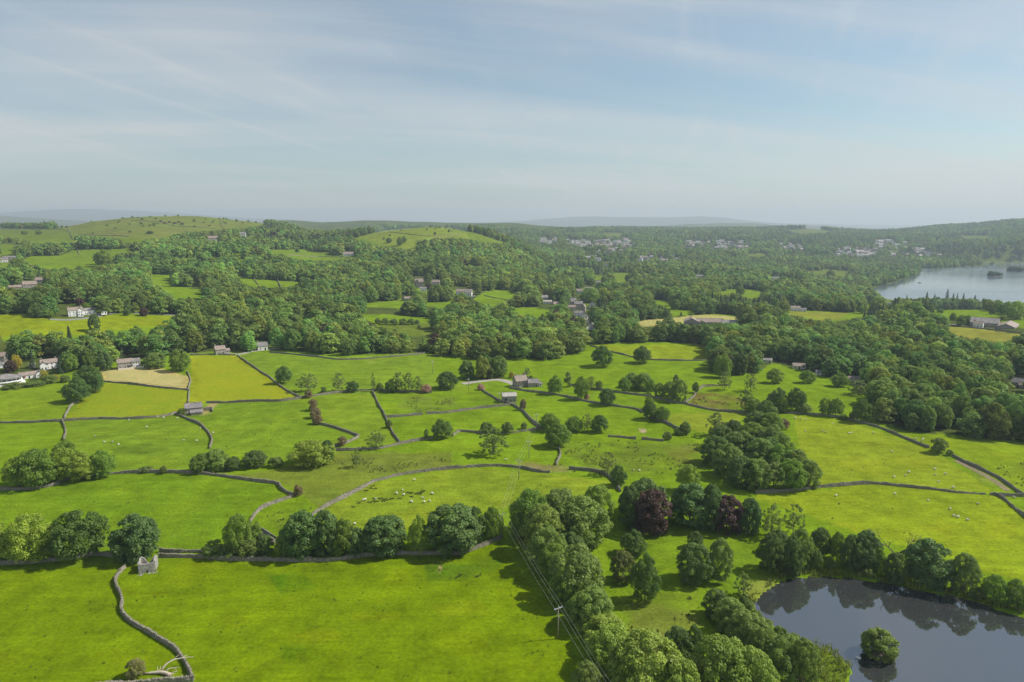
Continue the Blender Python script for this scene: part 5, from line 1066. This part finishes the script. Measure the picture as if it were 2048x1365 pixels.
for i in ind:
    x, y, z, h, w, con, r, px, py = A[i]; con = bool(con); me = bpy.data.objects
    shape = 'con' if con else random.choice(['oak', 'syc', 'wil', 'oak', 'wil']); cm, tm, pw, ph = random.choice(PROTO[shape])
    e = empty('conifer_tree' if con else 'broadleaf_tree', (x, y, z - .1), random.uniform(0, 6.28)); e.scale = (w / pw * 1.05, w / pw * 1.05, h / ph)
    c = link('crown', cm, e); c['tint'] = [float(q) for q in TINT[i]]; link('trunk', tm, e)
    for lim, words, grp in ZONES:
        if px < lim: break
    tag(e, f'{"dark conifer" if con else "broad-leaved tree"} {words}', 'tree', grp)
def wood_object(name, sel, label):
    a = A[sel]; n = len(a); me = bpy.data.meshes.new(name); me.vertices.add(n); me.vertices.foreach_set('co', np.column_stack([a[:, 0], a[:, 1], a[:, 2] - .2]).astype(np.float32).ravel())
    near = a[:, 6] < 1250; con = a[:, 5] > 0
    idx = np.where(near, np.where(con, RNG.integers(6, 8, n), RNG.integers(0, 6, n)), np.where(con, RNG.integers(13, 15, n), RNG.integers(8, 13, n)))
    scl = np.where(con[:, None], np.column_stack([a[:, 4] / 7.2, a[:, 4] / 7.2, a[:, 3] / 21]), np.column_stack([a[:, 4] / 11.5, a[:, 4] / 11.5, a[:, 3] / 14]))
    rot = np.column_stack([RNG.uniform(-.05, .05, n), RNG.uniform(-.05, .05, n), RNG.uniform(0, 6.28, n)])
    for nm, typ, dat, key in (('idx', 'INT', idx.astype(np.int32), 'value'), ('scl', 'FLOAT_VECTOR', scl, 'vector'), ('rot', 'FLOAT_VECTOR', rot, 'vector')):
        me.attributes.new(nm, typ, 'POINT').data.foreach_set(key, (dat if typ == 'INT' else dat.astype(np.float32)).ravel())
    me.attributes.new('tint', 'FLOAT_COLOR', 'POINT').data.foreach_set('color', np.column_stack([TINT[sel], np.ones(n)]).astype(np.float32).ravel())
    o = link(name, me); tag(o, label, 'wood', None, 'stuff')
    ng = bpy.data.node_groups.new(name, 'GeometryNodeTree'); ng.interface.new_socket('Geometry', in_out='INPUT', socket_type='NodeSocketGeometry'); ng.interface.new_socket('Geometry', in_out='OUTPUT', socket_type='NodeSocketGeometry')
    gi = ng.nodes.new('NodeGroupInput'); go = ng.nodes.new('NodeGroupOutput'); ip = ng.nodes.new('GeometryNodeInstanceOnPoints'); ci = ng.nodes.new('GeometryNodeCollectionInfo')
    ci.inputs['Collection'].default_value = PCOL; ci.inputs['Separate Children'].default_value = True; ci.inputs['Reset Children'].default_value = True
    def na(nm, typ): q = ng.nodes.new('GeometryNodeInputNamedAttribute'); q.data_type = typ; q.inputs['Name'].default_value = nm; return q.outputs['Attribute']
    ng.links.new(gi.outputs[0], ip.inputs['Points']); ng.links.new(ci.outputs[0], ip.inputs['Instance']); ip.inputs['Pick Instance'].default_value = True
    ng.links.new(na('idx', 'INT'), ip.inputs['Instance Index']); ng.links.new(na('scl', 'FLOAT_VECTOR'), ip.inputs['Scale']); ng.links.new(na('rot', 'FLOAT_VECTOR'), ip.inputs['Rotation'])
    ng.links.new(ip.outputs[0], go.inputs[0]); mod = o.modifiers.new('trees', 'NODES'); mod.node_group = ng
con_r = rest[A[rest, 5] > 0]; bl_r = rest[A[rest, 5] == 0]
wood_object('broadleaf_woodland', bl_r, 'broad-leaved woods covering the slopes between the pastures and the town')
wood_object('conifer_plantation', con_r, 'dark conifer plantations standing among the broad-leaved woods')
print('WOOD', len(A), len(bl_r), len(con_r))

# ------------------------------------------------------------------ islets and boats on the lake
for i, (px, py, wpx, lab) in enumerate([(1988, 553, 24, 'small wooded islet alone on the open lake'), (2028, 543, 30, 'larger wooded islet with a low rocky tip'), (1982, 529, 9, 'tiny rocky islet off the far lake shore')]):
    p = on_plane(px, py, LAKE_Z); sl_ = float(np.hypot(*p)); rx = wpx * sl_ / FPX / 2; root = empty('islet', (p[0], p[1], LAKE_Z)); tag(root, lab, 'islet')
    n = 22; ring = [(rx * math.cos(2*math.pi*k/n) * random.uniform(.85, 1.1), rx * .7 * math.sin(2*math.pi*k/n) * random.uniform(.85, 1.1)) for k in range(n)]
    v = [(x, y, -1) for x, y in ring] + [(x * .8, y * .8, 1.0 + random.uniform(-.3, .5)) for x, y in ring] + [(0, 0, 2.4)]
    link('rock', pymesh('rock', v, [(k, (k+1)%n, n+(k+1)%n, n+k) for k in range(n)] + [(n+k, n+(k+1)%n, 2*n) for k in range(n)], M['rock']), root)
    for k in range(7 if i < 2 else 3):
        a = random.uniform(0, 6.28); q = math.sqrt(random.random()) * .72; cm, tm, pw, ph = random.choice(PROTO['oak' if k % 3 else 'syc']); s = rx * (.52 if i < 2 else .5) * 2 / pw * random.uniform(.7, 1.0)
        e = link('tree', cm, root); e.location = (rx * q * math.cos(a), rx * .7 * q * math.sin(a), .6); e.scale = (s, s, min(s * 1.15, 17 / ph) * (1 - .4 * q)); e['tint'] = [.09, .145, .04]; e.rotation_euler = (0, 0, a)
def boat_meshes():
    b = MB(); n = 7; prof = [(-3.2, .9), (-2, 1.15), (-.6, 1.2), (.8, 1.1), (2.2, .75), (3.2, .25), (3.7, .02)]
    v = [];
    for x, w in prof: v += [(x, -w, .75), (x, -w * .7, -.15), (x, w * .7, -.15), (x, w, .75)]
    f = [(i*4+k, i*4+k+1, i*4+5+k, i*4+4+k) for i in range(n-1) for k in range(3)] + [(0, 3, 2, 1)]; b.add(v, f); h = b.mesh('hull', M['hull'])
    b = MB(); b.add([(x, s * w * .97, .70) for x, w in prof for s in (-1, 1)], [(i*2, i*2+2, i*2+3, i*2+1) for i in range(n-1)]); d = b.mesh('deck', M['boat_deck'])
    b = MB(); b.box(-1.2, 1.3, -.6, .6, .72, 1.4); c = b.mesh('cabin', M['hull']); b = MB(); b.tube([(.4, 0, .7), (.4, 0, 9)], [.08, .04], 5); b.tube([(.4, 0, 1.9), (-2.6, 0, 1.9)], .05, 5); m_ = b.mesh('mast', M['metal']); return h, d, c, m_
HB, DB, CB, MBm = boat_meshes()
BOATS = [(1840,566,2,.3,1),(1879,547,1.2,.2,0),(1922,541,1.2,1,0),(1961,537,1.4,.1,0),(1980,534,1.3,.4,0),(1988,533.5,1.3,.2,0),(2024,529,1.4,.1,1),(2036,530,1.4,.6,1),(2044,528.5,1.5,.2,1),(2010,531,1.2,.9,0)] + [(1760 + i * 9.5, 556 - i * 4.2 if i < 0 else 541.5 - i * .0, 1.1, i, 1) for i in range(0)]
for x, y, s, rz, mast in BOATS:
    p = on_plane(x, y, LAKE_Z); e = empty('boat', (p[0], p[1], LAKE_Z + .02), rz); e.scale = (s, s, s)
    lone = x == 1840
    tag(e, 'lone boat on open water off the wooded point' if lone else ('small white sailing boat moored near the far lake shore' if mast else 'small white motor boat on the far part of the lake'), 'boat', None if lone else 'boats on the far lake')
    link('hull', HB, e); link('deck', DB, e); link('cabin', CB, e)
    if mast: link('mast', MBm, e)

# ------------------------------------------------------------------ power line
def pole_tree(px, py, h, rz, label):
    g = spot(px, py); e = empty('power_pole', g, rz); tag(e, label, 'pole', 'power poles')
    b = MB(); b.tube([(0, 0, -.8), (0, 0, h)], [.17, .11], 8); b.build('pole', M['timber_pole'], e, True)
    b = MB(); b.box(-1.25, 1.25, -.06, .06, h - .55, h - .40); b.build('crossarm', M['metal'], e)
    for x in (-1.15, 0, 1.15):
        b = MB(); z = h - .39 if x else h + .01; b.tube([(x, 0, z), (x, 0, z + .12), (x, 0, z + .22)], [.05, .09, .05], 6); b.build('insulator', M['metal'], e)
    return e, g, h, rz
PL = [(1211,1450,9.2,R(38),'power pole at the foot of the tree strip beyond the meadow edge'),(1116,1278,8.6,R(32),'wooden power pole with a pale crossarm in the near field beside the trees'),(1005,1076,8.6,R(18),'wooden power pole at the end of the sycamore hedgerow'),(1037.5,959,8.2,R(-14),'wooden power pole on the open sheep field'),(1058,917,8.0,R(-14),'wooden power pole between the sheep field wall and the round tree'),(1073,859,8.0,R(-14),'wooden power pole beside the wall corner clump')]
poles = [pole_tree(*q) for q in PL]
for k, (ox, dz_) in enumerate(((-1.15, -.17), (0, .23), (1.15, -.17))):
    b = MB()
    for i in range(len(poles) - 1):
        pts = []
        ends = [g + Vector((ox * math.cos(rz), ox * math.sin(rz), h + dz_)) for _, g, h, rz in poles[i:i + 2]]; l = (ends[1] - ends[0]).length; n = 14
        for q in range(n + 1):
            t = q / n; p = ends[0].lerp(ends[1], t); p.z -= 4 * t * (1 - t) * l * .012; pts.append(p)
        b.tube(pts, .016, 4)
    o = b.build('power_cable', M['wire'], None, True); tag(o, 'thin overhead power cable strung between the wooden poles', 'cable', 'overhead cables')
for q in [(999,811,7.5,.4,'lone pole beside the small stone barn'),(937,781,7.5,.9,'pole on the lane wall below the projecting wood'),(865.5,747,8.5,.9,'pole standing before the projecting dark wood')]: pole_tree(*q)

# ------------------------------------------------------------------ fallen dead tree
g = spot(318, 1350); rt = empty('fallen_tree', g, 0); rt.scale = (.82, .82, .82); tag(rt, 'bleached fallen dead tree lying beside the bottom wall', 'tree')
b = MB(); b.tube([(3.3, -.6, .4), (2.0, -.1, .55), (.3, .3, .6), (-2.2, .2, .45), (-5.0, -.1, .3)], [.62, .52, .48, .36, .2], 9); b.build('trunk', M['dead_wood'], rt, True)
def limb(pts, r0):
    n = len(pts); b = MB(); b.tube(pts, [r0 * (1 - .8 * i / (n - 1)) for i in range(n)], 6); b.build('branch', M['dead_wood'], rt, True)
limb([(.6, .4, .7), (.9, 1.0, 1.6), (1.6, 1.8, 2.3), (2.8, 2.9, 2.6), (4.4, 3.8, 2.4), (6.2, 4.6, 2.2), (7.4, 5.0, 2.0)], .30)
limb([(2.8, 2.9, 2.6), (3.4, 3.5, 3.1), (4.0, 4.4, 3.4)], .11); limb([(4.4, 3.8, 2.4), (5.2, 4.6, 2.6), (5.6, 5.4, 2.5)], .10)
limb([(1.2, .4, .7), (2.4, 1.2, 1.1), (3.6, 1.7, 1.0), (4.6, 2.2, .8)], .17); limb([(3.4, 1.6, 1.0), (4.2, 1.2, .6), (4.8, .7, .3)], .09); limb([(-.4, .5, .7), (-.8, .9, 1.4), (-.7, 1.2, 1.9)], .16); limb([(0, .4, .8), (.1, 1.0, 1.5), (-.3, 1.6, 1.7)], .12)
for k in range(9):
    a = random.uniform(2.4, 3.9); limb([(-4.6, 0, .4), (-4.6 + 1.2 * math.cos(a), 1.2 * math.sin(a), .7), (-4.6 + 2.6 * math.cos(a + .2), 2.6 * math.sin(a + .2), random.uniform(.3, 1.2))], .09)
for k in range(6): limb([(3.0, -.5, .4), (3.6, -.8 + k * .22, .3 + .15 * (k % 3)), (4.0 + .1 * k, -1.2 + k * .42, .1 + .3 * (k % 2))], .12)

# ------------------------------------------------------------------ sheep, swan
def skin_mesh(name, verts, edges, radii, mats, matf):
    me = bpy.data.meshes.new(name); me.from_pydata(verts, edges, []); o = bpy.data.objects.new(name, me); COL.objects.link(o)
    sm_ = o.modifiers.new('s', 'SKIN'); ss = o.modifiers.new('b', 'SUBSURF'); ss.levels = 1; ss.render_levels = 1
    for i, r in enumerate(radii): me.skin_vertices[0].data[i].radius = r if isinstance(r, tuple) else (r, r)
    me.skin_vertices[0].data[0].use_root = True
    dg = bpy.context.evaluated_depsgraph_get(); dg.update(); m2 = bpy.data.meshes.new_from_object(o.evaluated_get(dg)); bpy.data.objects.remove(o); m2.name = name
    m2.materials.clear()
    for q in mats: m2.materials.append(q)
    for p in m2.polygons: p.material_index = matf(p.center); p.use_smooth = True
    return m2
def sheep_mesh(graze):
    hz, hx = (.30, .78) if graze else (.86, .72)
    nx, nz_ = (.60, .52) if graze else (.58, .78)
    v = [(0, 0, .62), (.34, 0, .63), (-.36, 0, .62), (nx, 0, nz_), (hx, 0, hz), (hx + (.10 if graze else .20), 0, hz - (.14 if graze else .05))]
    e = [(0, 1), (0, 2), (1, 3), (3, 4), (4, 5)]; r = [(.30, .27), (.26, .25), (.25, .24), .13, .09, .05]
    for x in (.30, -.32):
        for y in (-.14, .14):
            k = len(v); v += [(x, y, .42), (x, y, .22), (x, y, .01)]; e += [(1 if x > 0 else 2, k), (k, k + 1), (k + 1, k + 2)]; r += [.10, .045, .045]
    return skin_mesh('sheep_body', v, e, r, [M['wool'], M['sheep_face']], lambda c: 1 if c.x > hx - .06 or c.z < .30 and abs(c.x) < .5 else 0)
SHEEP = [sheep_mesh(True), sheep_mesh(False)]
FLOCKS = [('grazing in the pasture above the long field wall', [(258,842),(294,855),(190,874),(208,886),(225,886),(238,891),(367,882),(394,883),(401,858),(427,867),(328,837),(316,835),(355,838)]),
 ('grazing on the domed sheep field', [(805,982),(794,989),(808,991),(865,989),(845,998),(823,1004),(849,1006),(828,962),(727,1002),(731,1001),(822,1006),(698,1050),(710,1050),(751,1000),(860,1004)]),
 ('grazing on the open pasture above the curving wall', [(1591,838),(1601,839),(1611,841),(1666,849),(1610,864),(1644,863),(1651,866),(1699,869),(1703,867),(1746,867),(1784,905),(1818,946),(1811,953),(1788,956),(1870,951),(1890,950),(1870,940),(1876,966),(1907,977),(1796,972)]),
 ('in the pasture beside the broad wood', [(1846,880),(1844,883),(1832,879)]),
 ('grazing below the curving wall above the pond', [(1857,1003),(1907,1034),(1916,1036),(1934,1042),(1900,1020),(1955,1009),(2027,996),(1672,993),(1790,990)]),
 ('in the boggy hollow pasture', [(1267,942),(1279,943),(1011,921)])]
for place, pts in FLOCKS:
    for x, y in pts:
        g = spot(x, y); gz = random.random() < .7; o = link('sheep', SHEEP[0 if gz else 1]); o.location = (g.x, g.y, g.z); o.rotation_euler = (0, 0, random.choice([0, math.pi]) + random.uniform(-.9, .9)); s = random.uniform(.78, 1.02); o.scale = (s, s, s)
        tag(o, f'white sheep {place}', 'sheep', f'sheep {place}')
p = on_plane(1717, 1317, POND_Z); v = [(0, 0, .10), (.32, 0, .10), (-.42, 0, .16), (.50, 0, .38), (.46, 0, .62), (.56, 0, .70), (.70, 0, .66)]
sw = link('swan', skin_mesh('swan_body', v, [(0, 1), (0, 2), (1, 3), (3, 4), (4, 5), (5, 6)], [(.24, .22), .17, .09, .06, .045, .05, .025], [M['swan'], M['beak']], lambda c: 1 if c.x > .63 else 0)); sw.location = (p[0], p[1], POND_Z - .02); sw.rotation_euler = (0, 0, R(160)); sw.scale = (1.35, 1.35, 1.35)
tag(sw, 'white swan swimming beside the pond islet', 'swan')
p = on_plane(1757, 1312, POND_Z); n = 18; ring = [(1.0 + random.uniform(-.1, .1), 2 * math.pi * k / n) for k in range(n)]
v = [(2.2 * r_ * math.cos(a), 1.5 * r_ * math.sin(a), -.6) for r_, a in ring] + [(1.7 * r_ * math.cos(a), 1.1 * r_ * math.sin(a), .2) for r_, a in ring] + [(0, 0, .35)]
o = link('pond_islet', pymesh('pond_islet', v, [(k, (k+1)%n, n+(k+1)%n, n+k) for k in range(n)] + [(n+k, n+(k+1)%n, 2*n) for k in range(n)], M['dirt'])); o.location = (p[0], p[1], POND_Z); tag(o, kind='structure')

# ------------------------------------------------------------------ reeds and rushes
def tufts(name, polys, density, hgt, blades, colr, label, wid=.07, clump=None, onz=None):
    vv = []; ff = []; vr = []
    for poly in polys:
        ws = np.array([tuple(spot(*q))[:2] for q in poly]); x0, y0 = ws.min(0); x1, y1 = ws.max(0); n = int((x1 - x0) * (y1 - y0) * density)
        x = RNG.uniform(x0, x1, n); y = RNG.uniform(y0, y1, n); k = inside(x, y, [tuple(q) for q in ws])
        if clump is not None: k &= fbm(x, y, 7, 77, 3) > clump
        x, y = x[k], y[k]; z = ground(x, y)
        for i in range(len(x)):
            s = random.uniform(.6, 1.3)
            for _ in range(blades):
                a = random.uniform(0, 6.28); l = random.uniform(.15, .6) * hgt * s; b0 = len(vv); w_ = wid * s; c_, s_ = math.cos(a), math.sin(a); h_ = hgt * s * random.uniform(.6, 1.1)
                ox, oy = x[i] + random.uniform(-.2, .2) * s, y[i] + random.uniform(-.2, .2) * s
                vv += [(ox - s_ * w_, oy + c_ * w_, z[i] - .05), (ox + s_ * w_, oy - c_ * w_, z[i] - .05), (ox + c_ * l + s_ * w_ * .4, oy + s_ * l - c_ * w_ * .4, z[i] + h_), (ox + c_ * l - s_ * w_ * .4, oy + s_ * l + c_ * w_ * .4, z[i] + h_ * .97)]
                ff.append((b0, b0 + 1, b0 + 2, b0 + 3)); vr.append(random.random())
    me = npmesh(name, np.array(vv), np.array(ff), M['leaf'], False, None, np.array(vr)); o = link(name, me); o['tint'] = list(colr); tag(o, label, 'reeds', None, 'stuff'); print(name, len(ff))
tufts('reed_bed', [[(1588,1280),(1640,1288),(1690,1318),(1708,1338),(1690,1364),(1640,1420),(1570,1420),(1600,1340)],[(1506,1210),(1524,1186),(1562,1158),(1592,1150),(1584,1144),(1530,1166),(1494,1195)],[(1590,1152),(1700,1156),(1765,1165),(1765,1158),(1700,1146),(1600,1142)],[(1765,1166),(1900,1190),(2048,1230),(2048,1220),(1900,1180),(1770,1158)],[(1500,1215),(1512,1230),(1560,1270),(1590,1284),(1580,1292),(1530,1262),(1492,1225)]], 1.7, 1.25, 5, (.19, .25, .045), 'dense green reed beds fringing the pond', .10, -.35)
tufts('rush_tussocks', [[(1130,882),(1400,886),(1410,940),(1200,960),(1120,905)],[(795,792),(900,792),(925,815),(840,828)],[(640,917),(800,907),(910,918),(760,952)],[(525,1032),(600,1012),(655,1020),(600,1048),(560,1066)],[(1975,928),(2050,925),(2050,980)],[(1370,810),(1395,788),(1484,792),(1504,814),(1440,822)],[(850,1122),(930,1130),(1000,1112),(1010,1130),(960,1158),(850,1162)],[(1230,1190),(1400,1170),(1420,1260),(1320,1310),(1240,1300)],[(1040,926),(1130,931),(1150,944),(1100,946)]], .30, .62, 6, (.13, .17, .04), 'dark rush tussocks scattered over the wet pastures', .13, .08)
tufts('meadow_weeds', [[(-60,1150),(240,1148),(240,1240),(370,1345),(-60,1365)],[(260,1150),(560,1135),(980,1098),(1090,1230),(1120,1420),(400,1420),(390,1340),(262,1235)]], .035, .30, 6, (.105, .16, .022), 'small dark thistles and docks dotted over the near pasture', .10, -.05)
tufts('pasture_tufts', [[(0,990),(240,955),(550,975),(440,1090),(0,1095)],[(660,1025),(930,945),(1180,955),(1040,1000),(830,1055)],[(1600,850),(1850,905),(1960,975),(1640,965)],[(1560,1000),(1980,1000),(2048,1150),(1720,1060)],[(140,850),(400,860),(380,935),(240,935)],[(430,820),(600,810),(640,860),(560,910),(430,900)]], .012, .35, 6, (.12, .18, .025), 'small grass tufts dotted over the sheep pastures', .14, .0)
# dark blade tufts standing in for shadow marks near the sheep
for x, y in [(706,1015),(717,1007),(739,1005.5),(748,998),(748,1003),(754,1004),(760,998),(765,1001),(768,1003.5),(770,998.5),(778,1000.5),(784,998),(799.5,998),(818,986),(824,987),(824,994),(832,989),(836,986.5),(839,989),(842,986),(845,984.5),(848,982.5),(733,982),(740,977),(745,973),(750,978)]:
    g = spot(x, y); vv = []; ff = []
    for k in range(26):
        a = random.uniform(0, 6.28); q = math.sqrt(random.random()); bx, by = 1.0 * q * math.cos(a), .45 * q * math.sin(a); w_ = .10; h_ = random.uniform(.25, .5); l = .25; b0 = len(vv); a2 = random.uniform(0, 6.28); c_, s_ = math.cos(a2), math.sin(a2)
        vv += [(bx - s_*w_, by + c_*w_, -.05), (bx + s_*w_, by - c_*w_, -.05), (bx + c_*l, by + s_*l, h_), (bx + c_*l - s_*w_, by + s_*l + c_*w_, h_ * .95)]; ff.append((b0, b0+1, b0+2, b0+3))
    o = link('shadow_tuft', npmesh('shadow_tuft', np.array(vv), np.array(ff), M['leaf'], False, None, RNG.uniform(0, .6, len(ff)))); o.location = g; o['tint'] = [.05, .075, .02]; o.rotation_euler = (0, 0, random.uniform(-.3, .5))
    tag(o, 'dark low tuft standing in for a shadow mark on the domed sheep field', 'grass', 'shadow mark tufts on the sheep field')

# ------------------------------------------------------------------ haze
b = MB(); b.box(-26000, 26000, -3000, 31000, H.min() - 40, H.max() + 60)
m, t, o = new_mat('haze_air'); pv = nd(t, 'ShaderNodeVolumePrincipled'); pv.inputs['Color'].default_value = (.57, .70, .84, 1); pv.inputs['Density'].default_value = 1.12e-4; pv.inputs['Anisotropy'].default_value = .15; pv.inputs['Absorption Color'].default_value = (.2, .2, .2, 1)
t.links.new(pv.outputs[0], o.inputs['Volume']); hz = b.build('haze', m); tag(hz, kind='stuff')
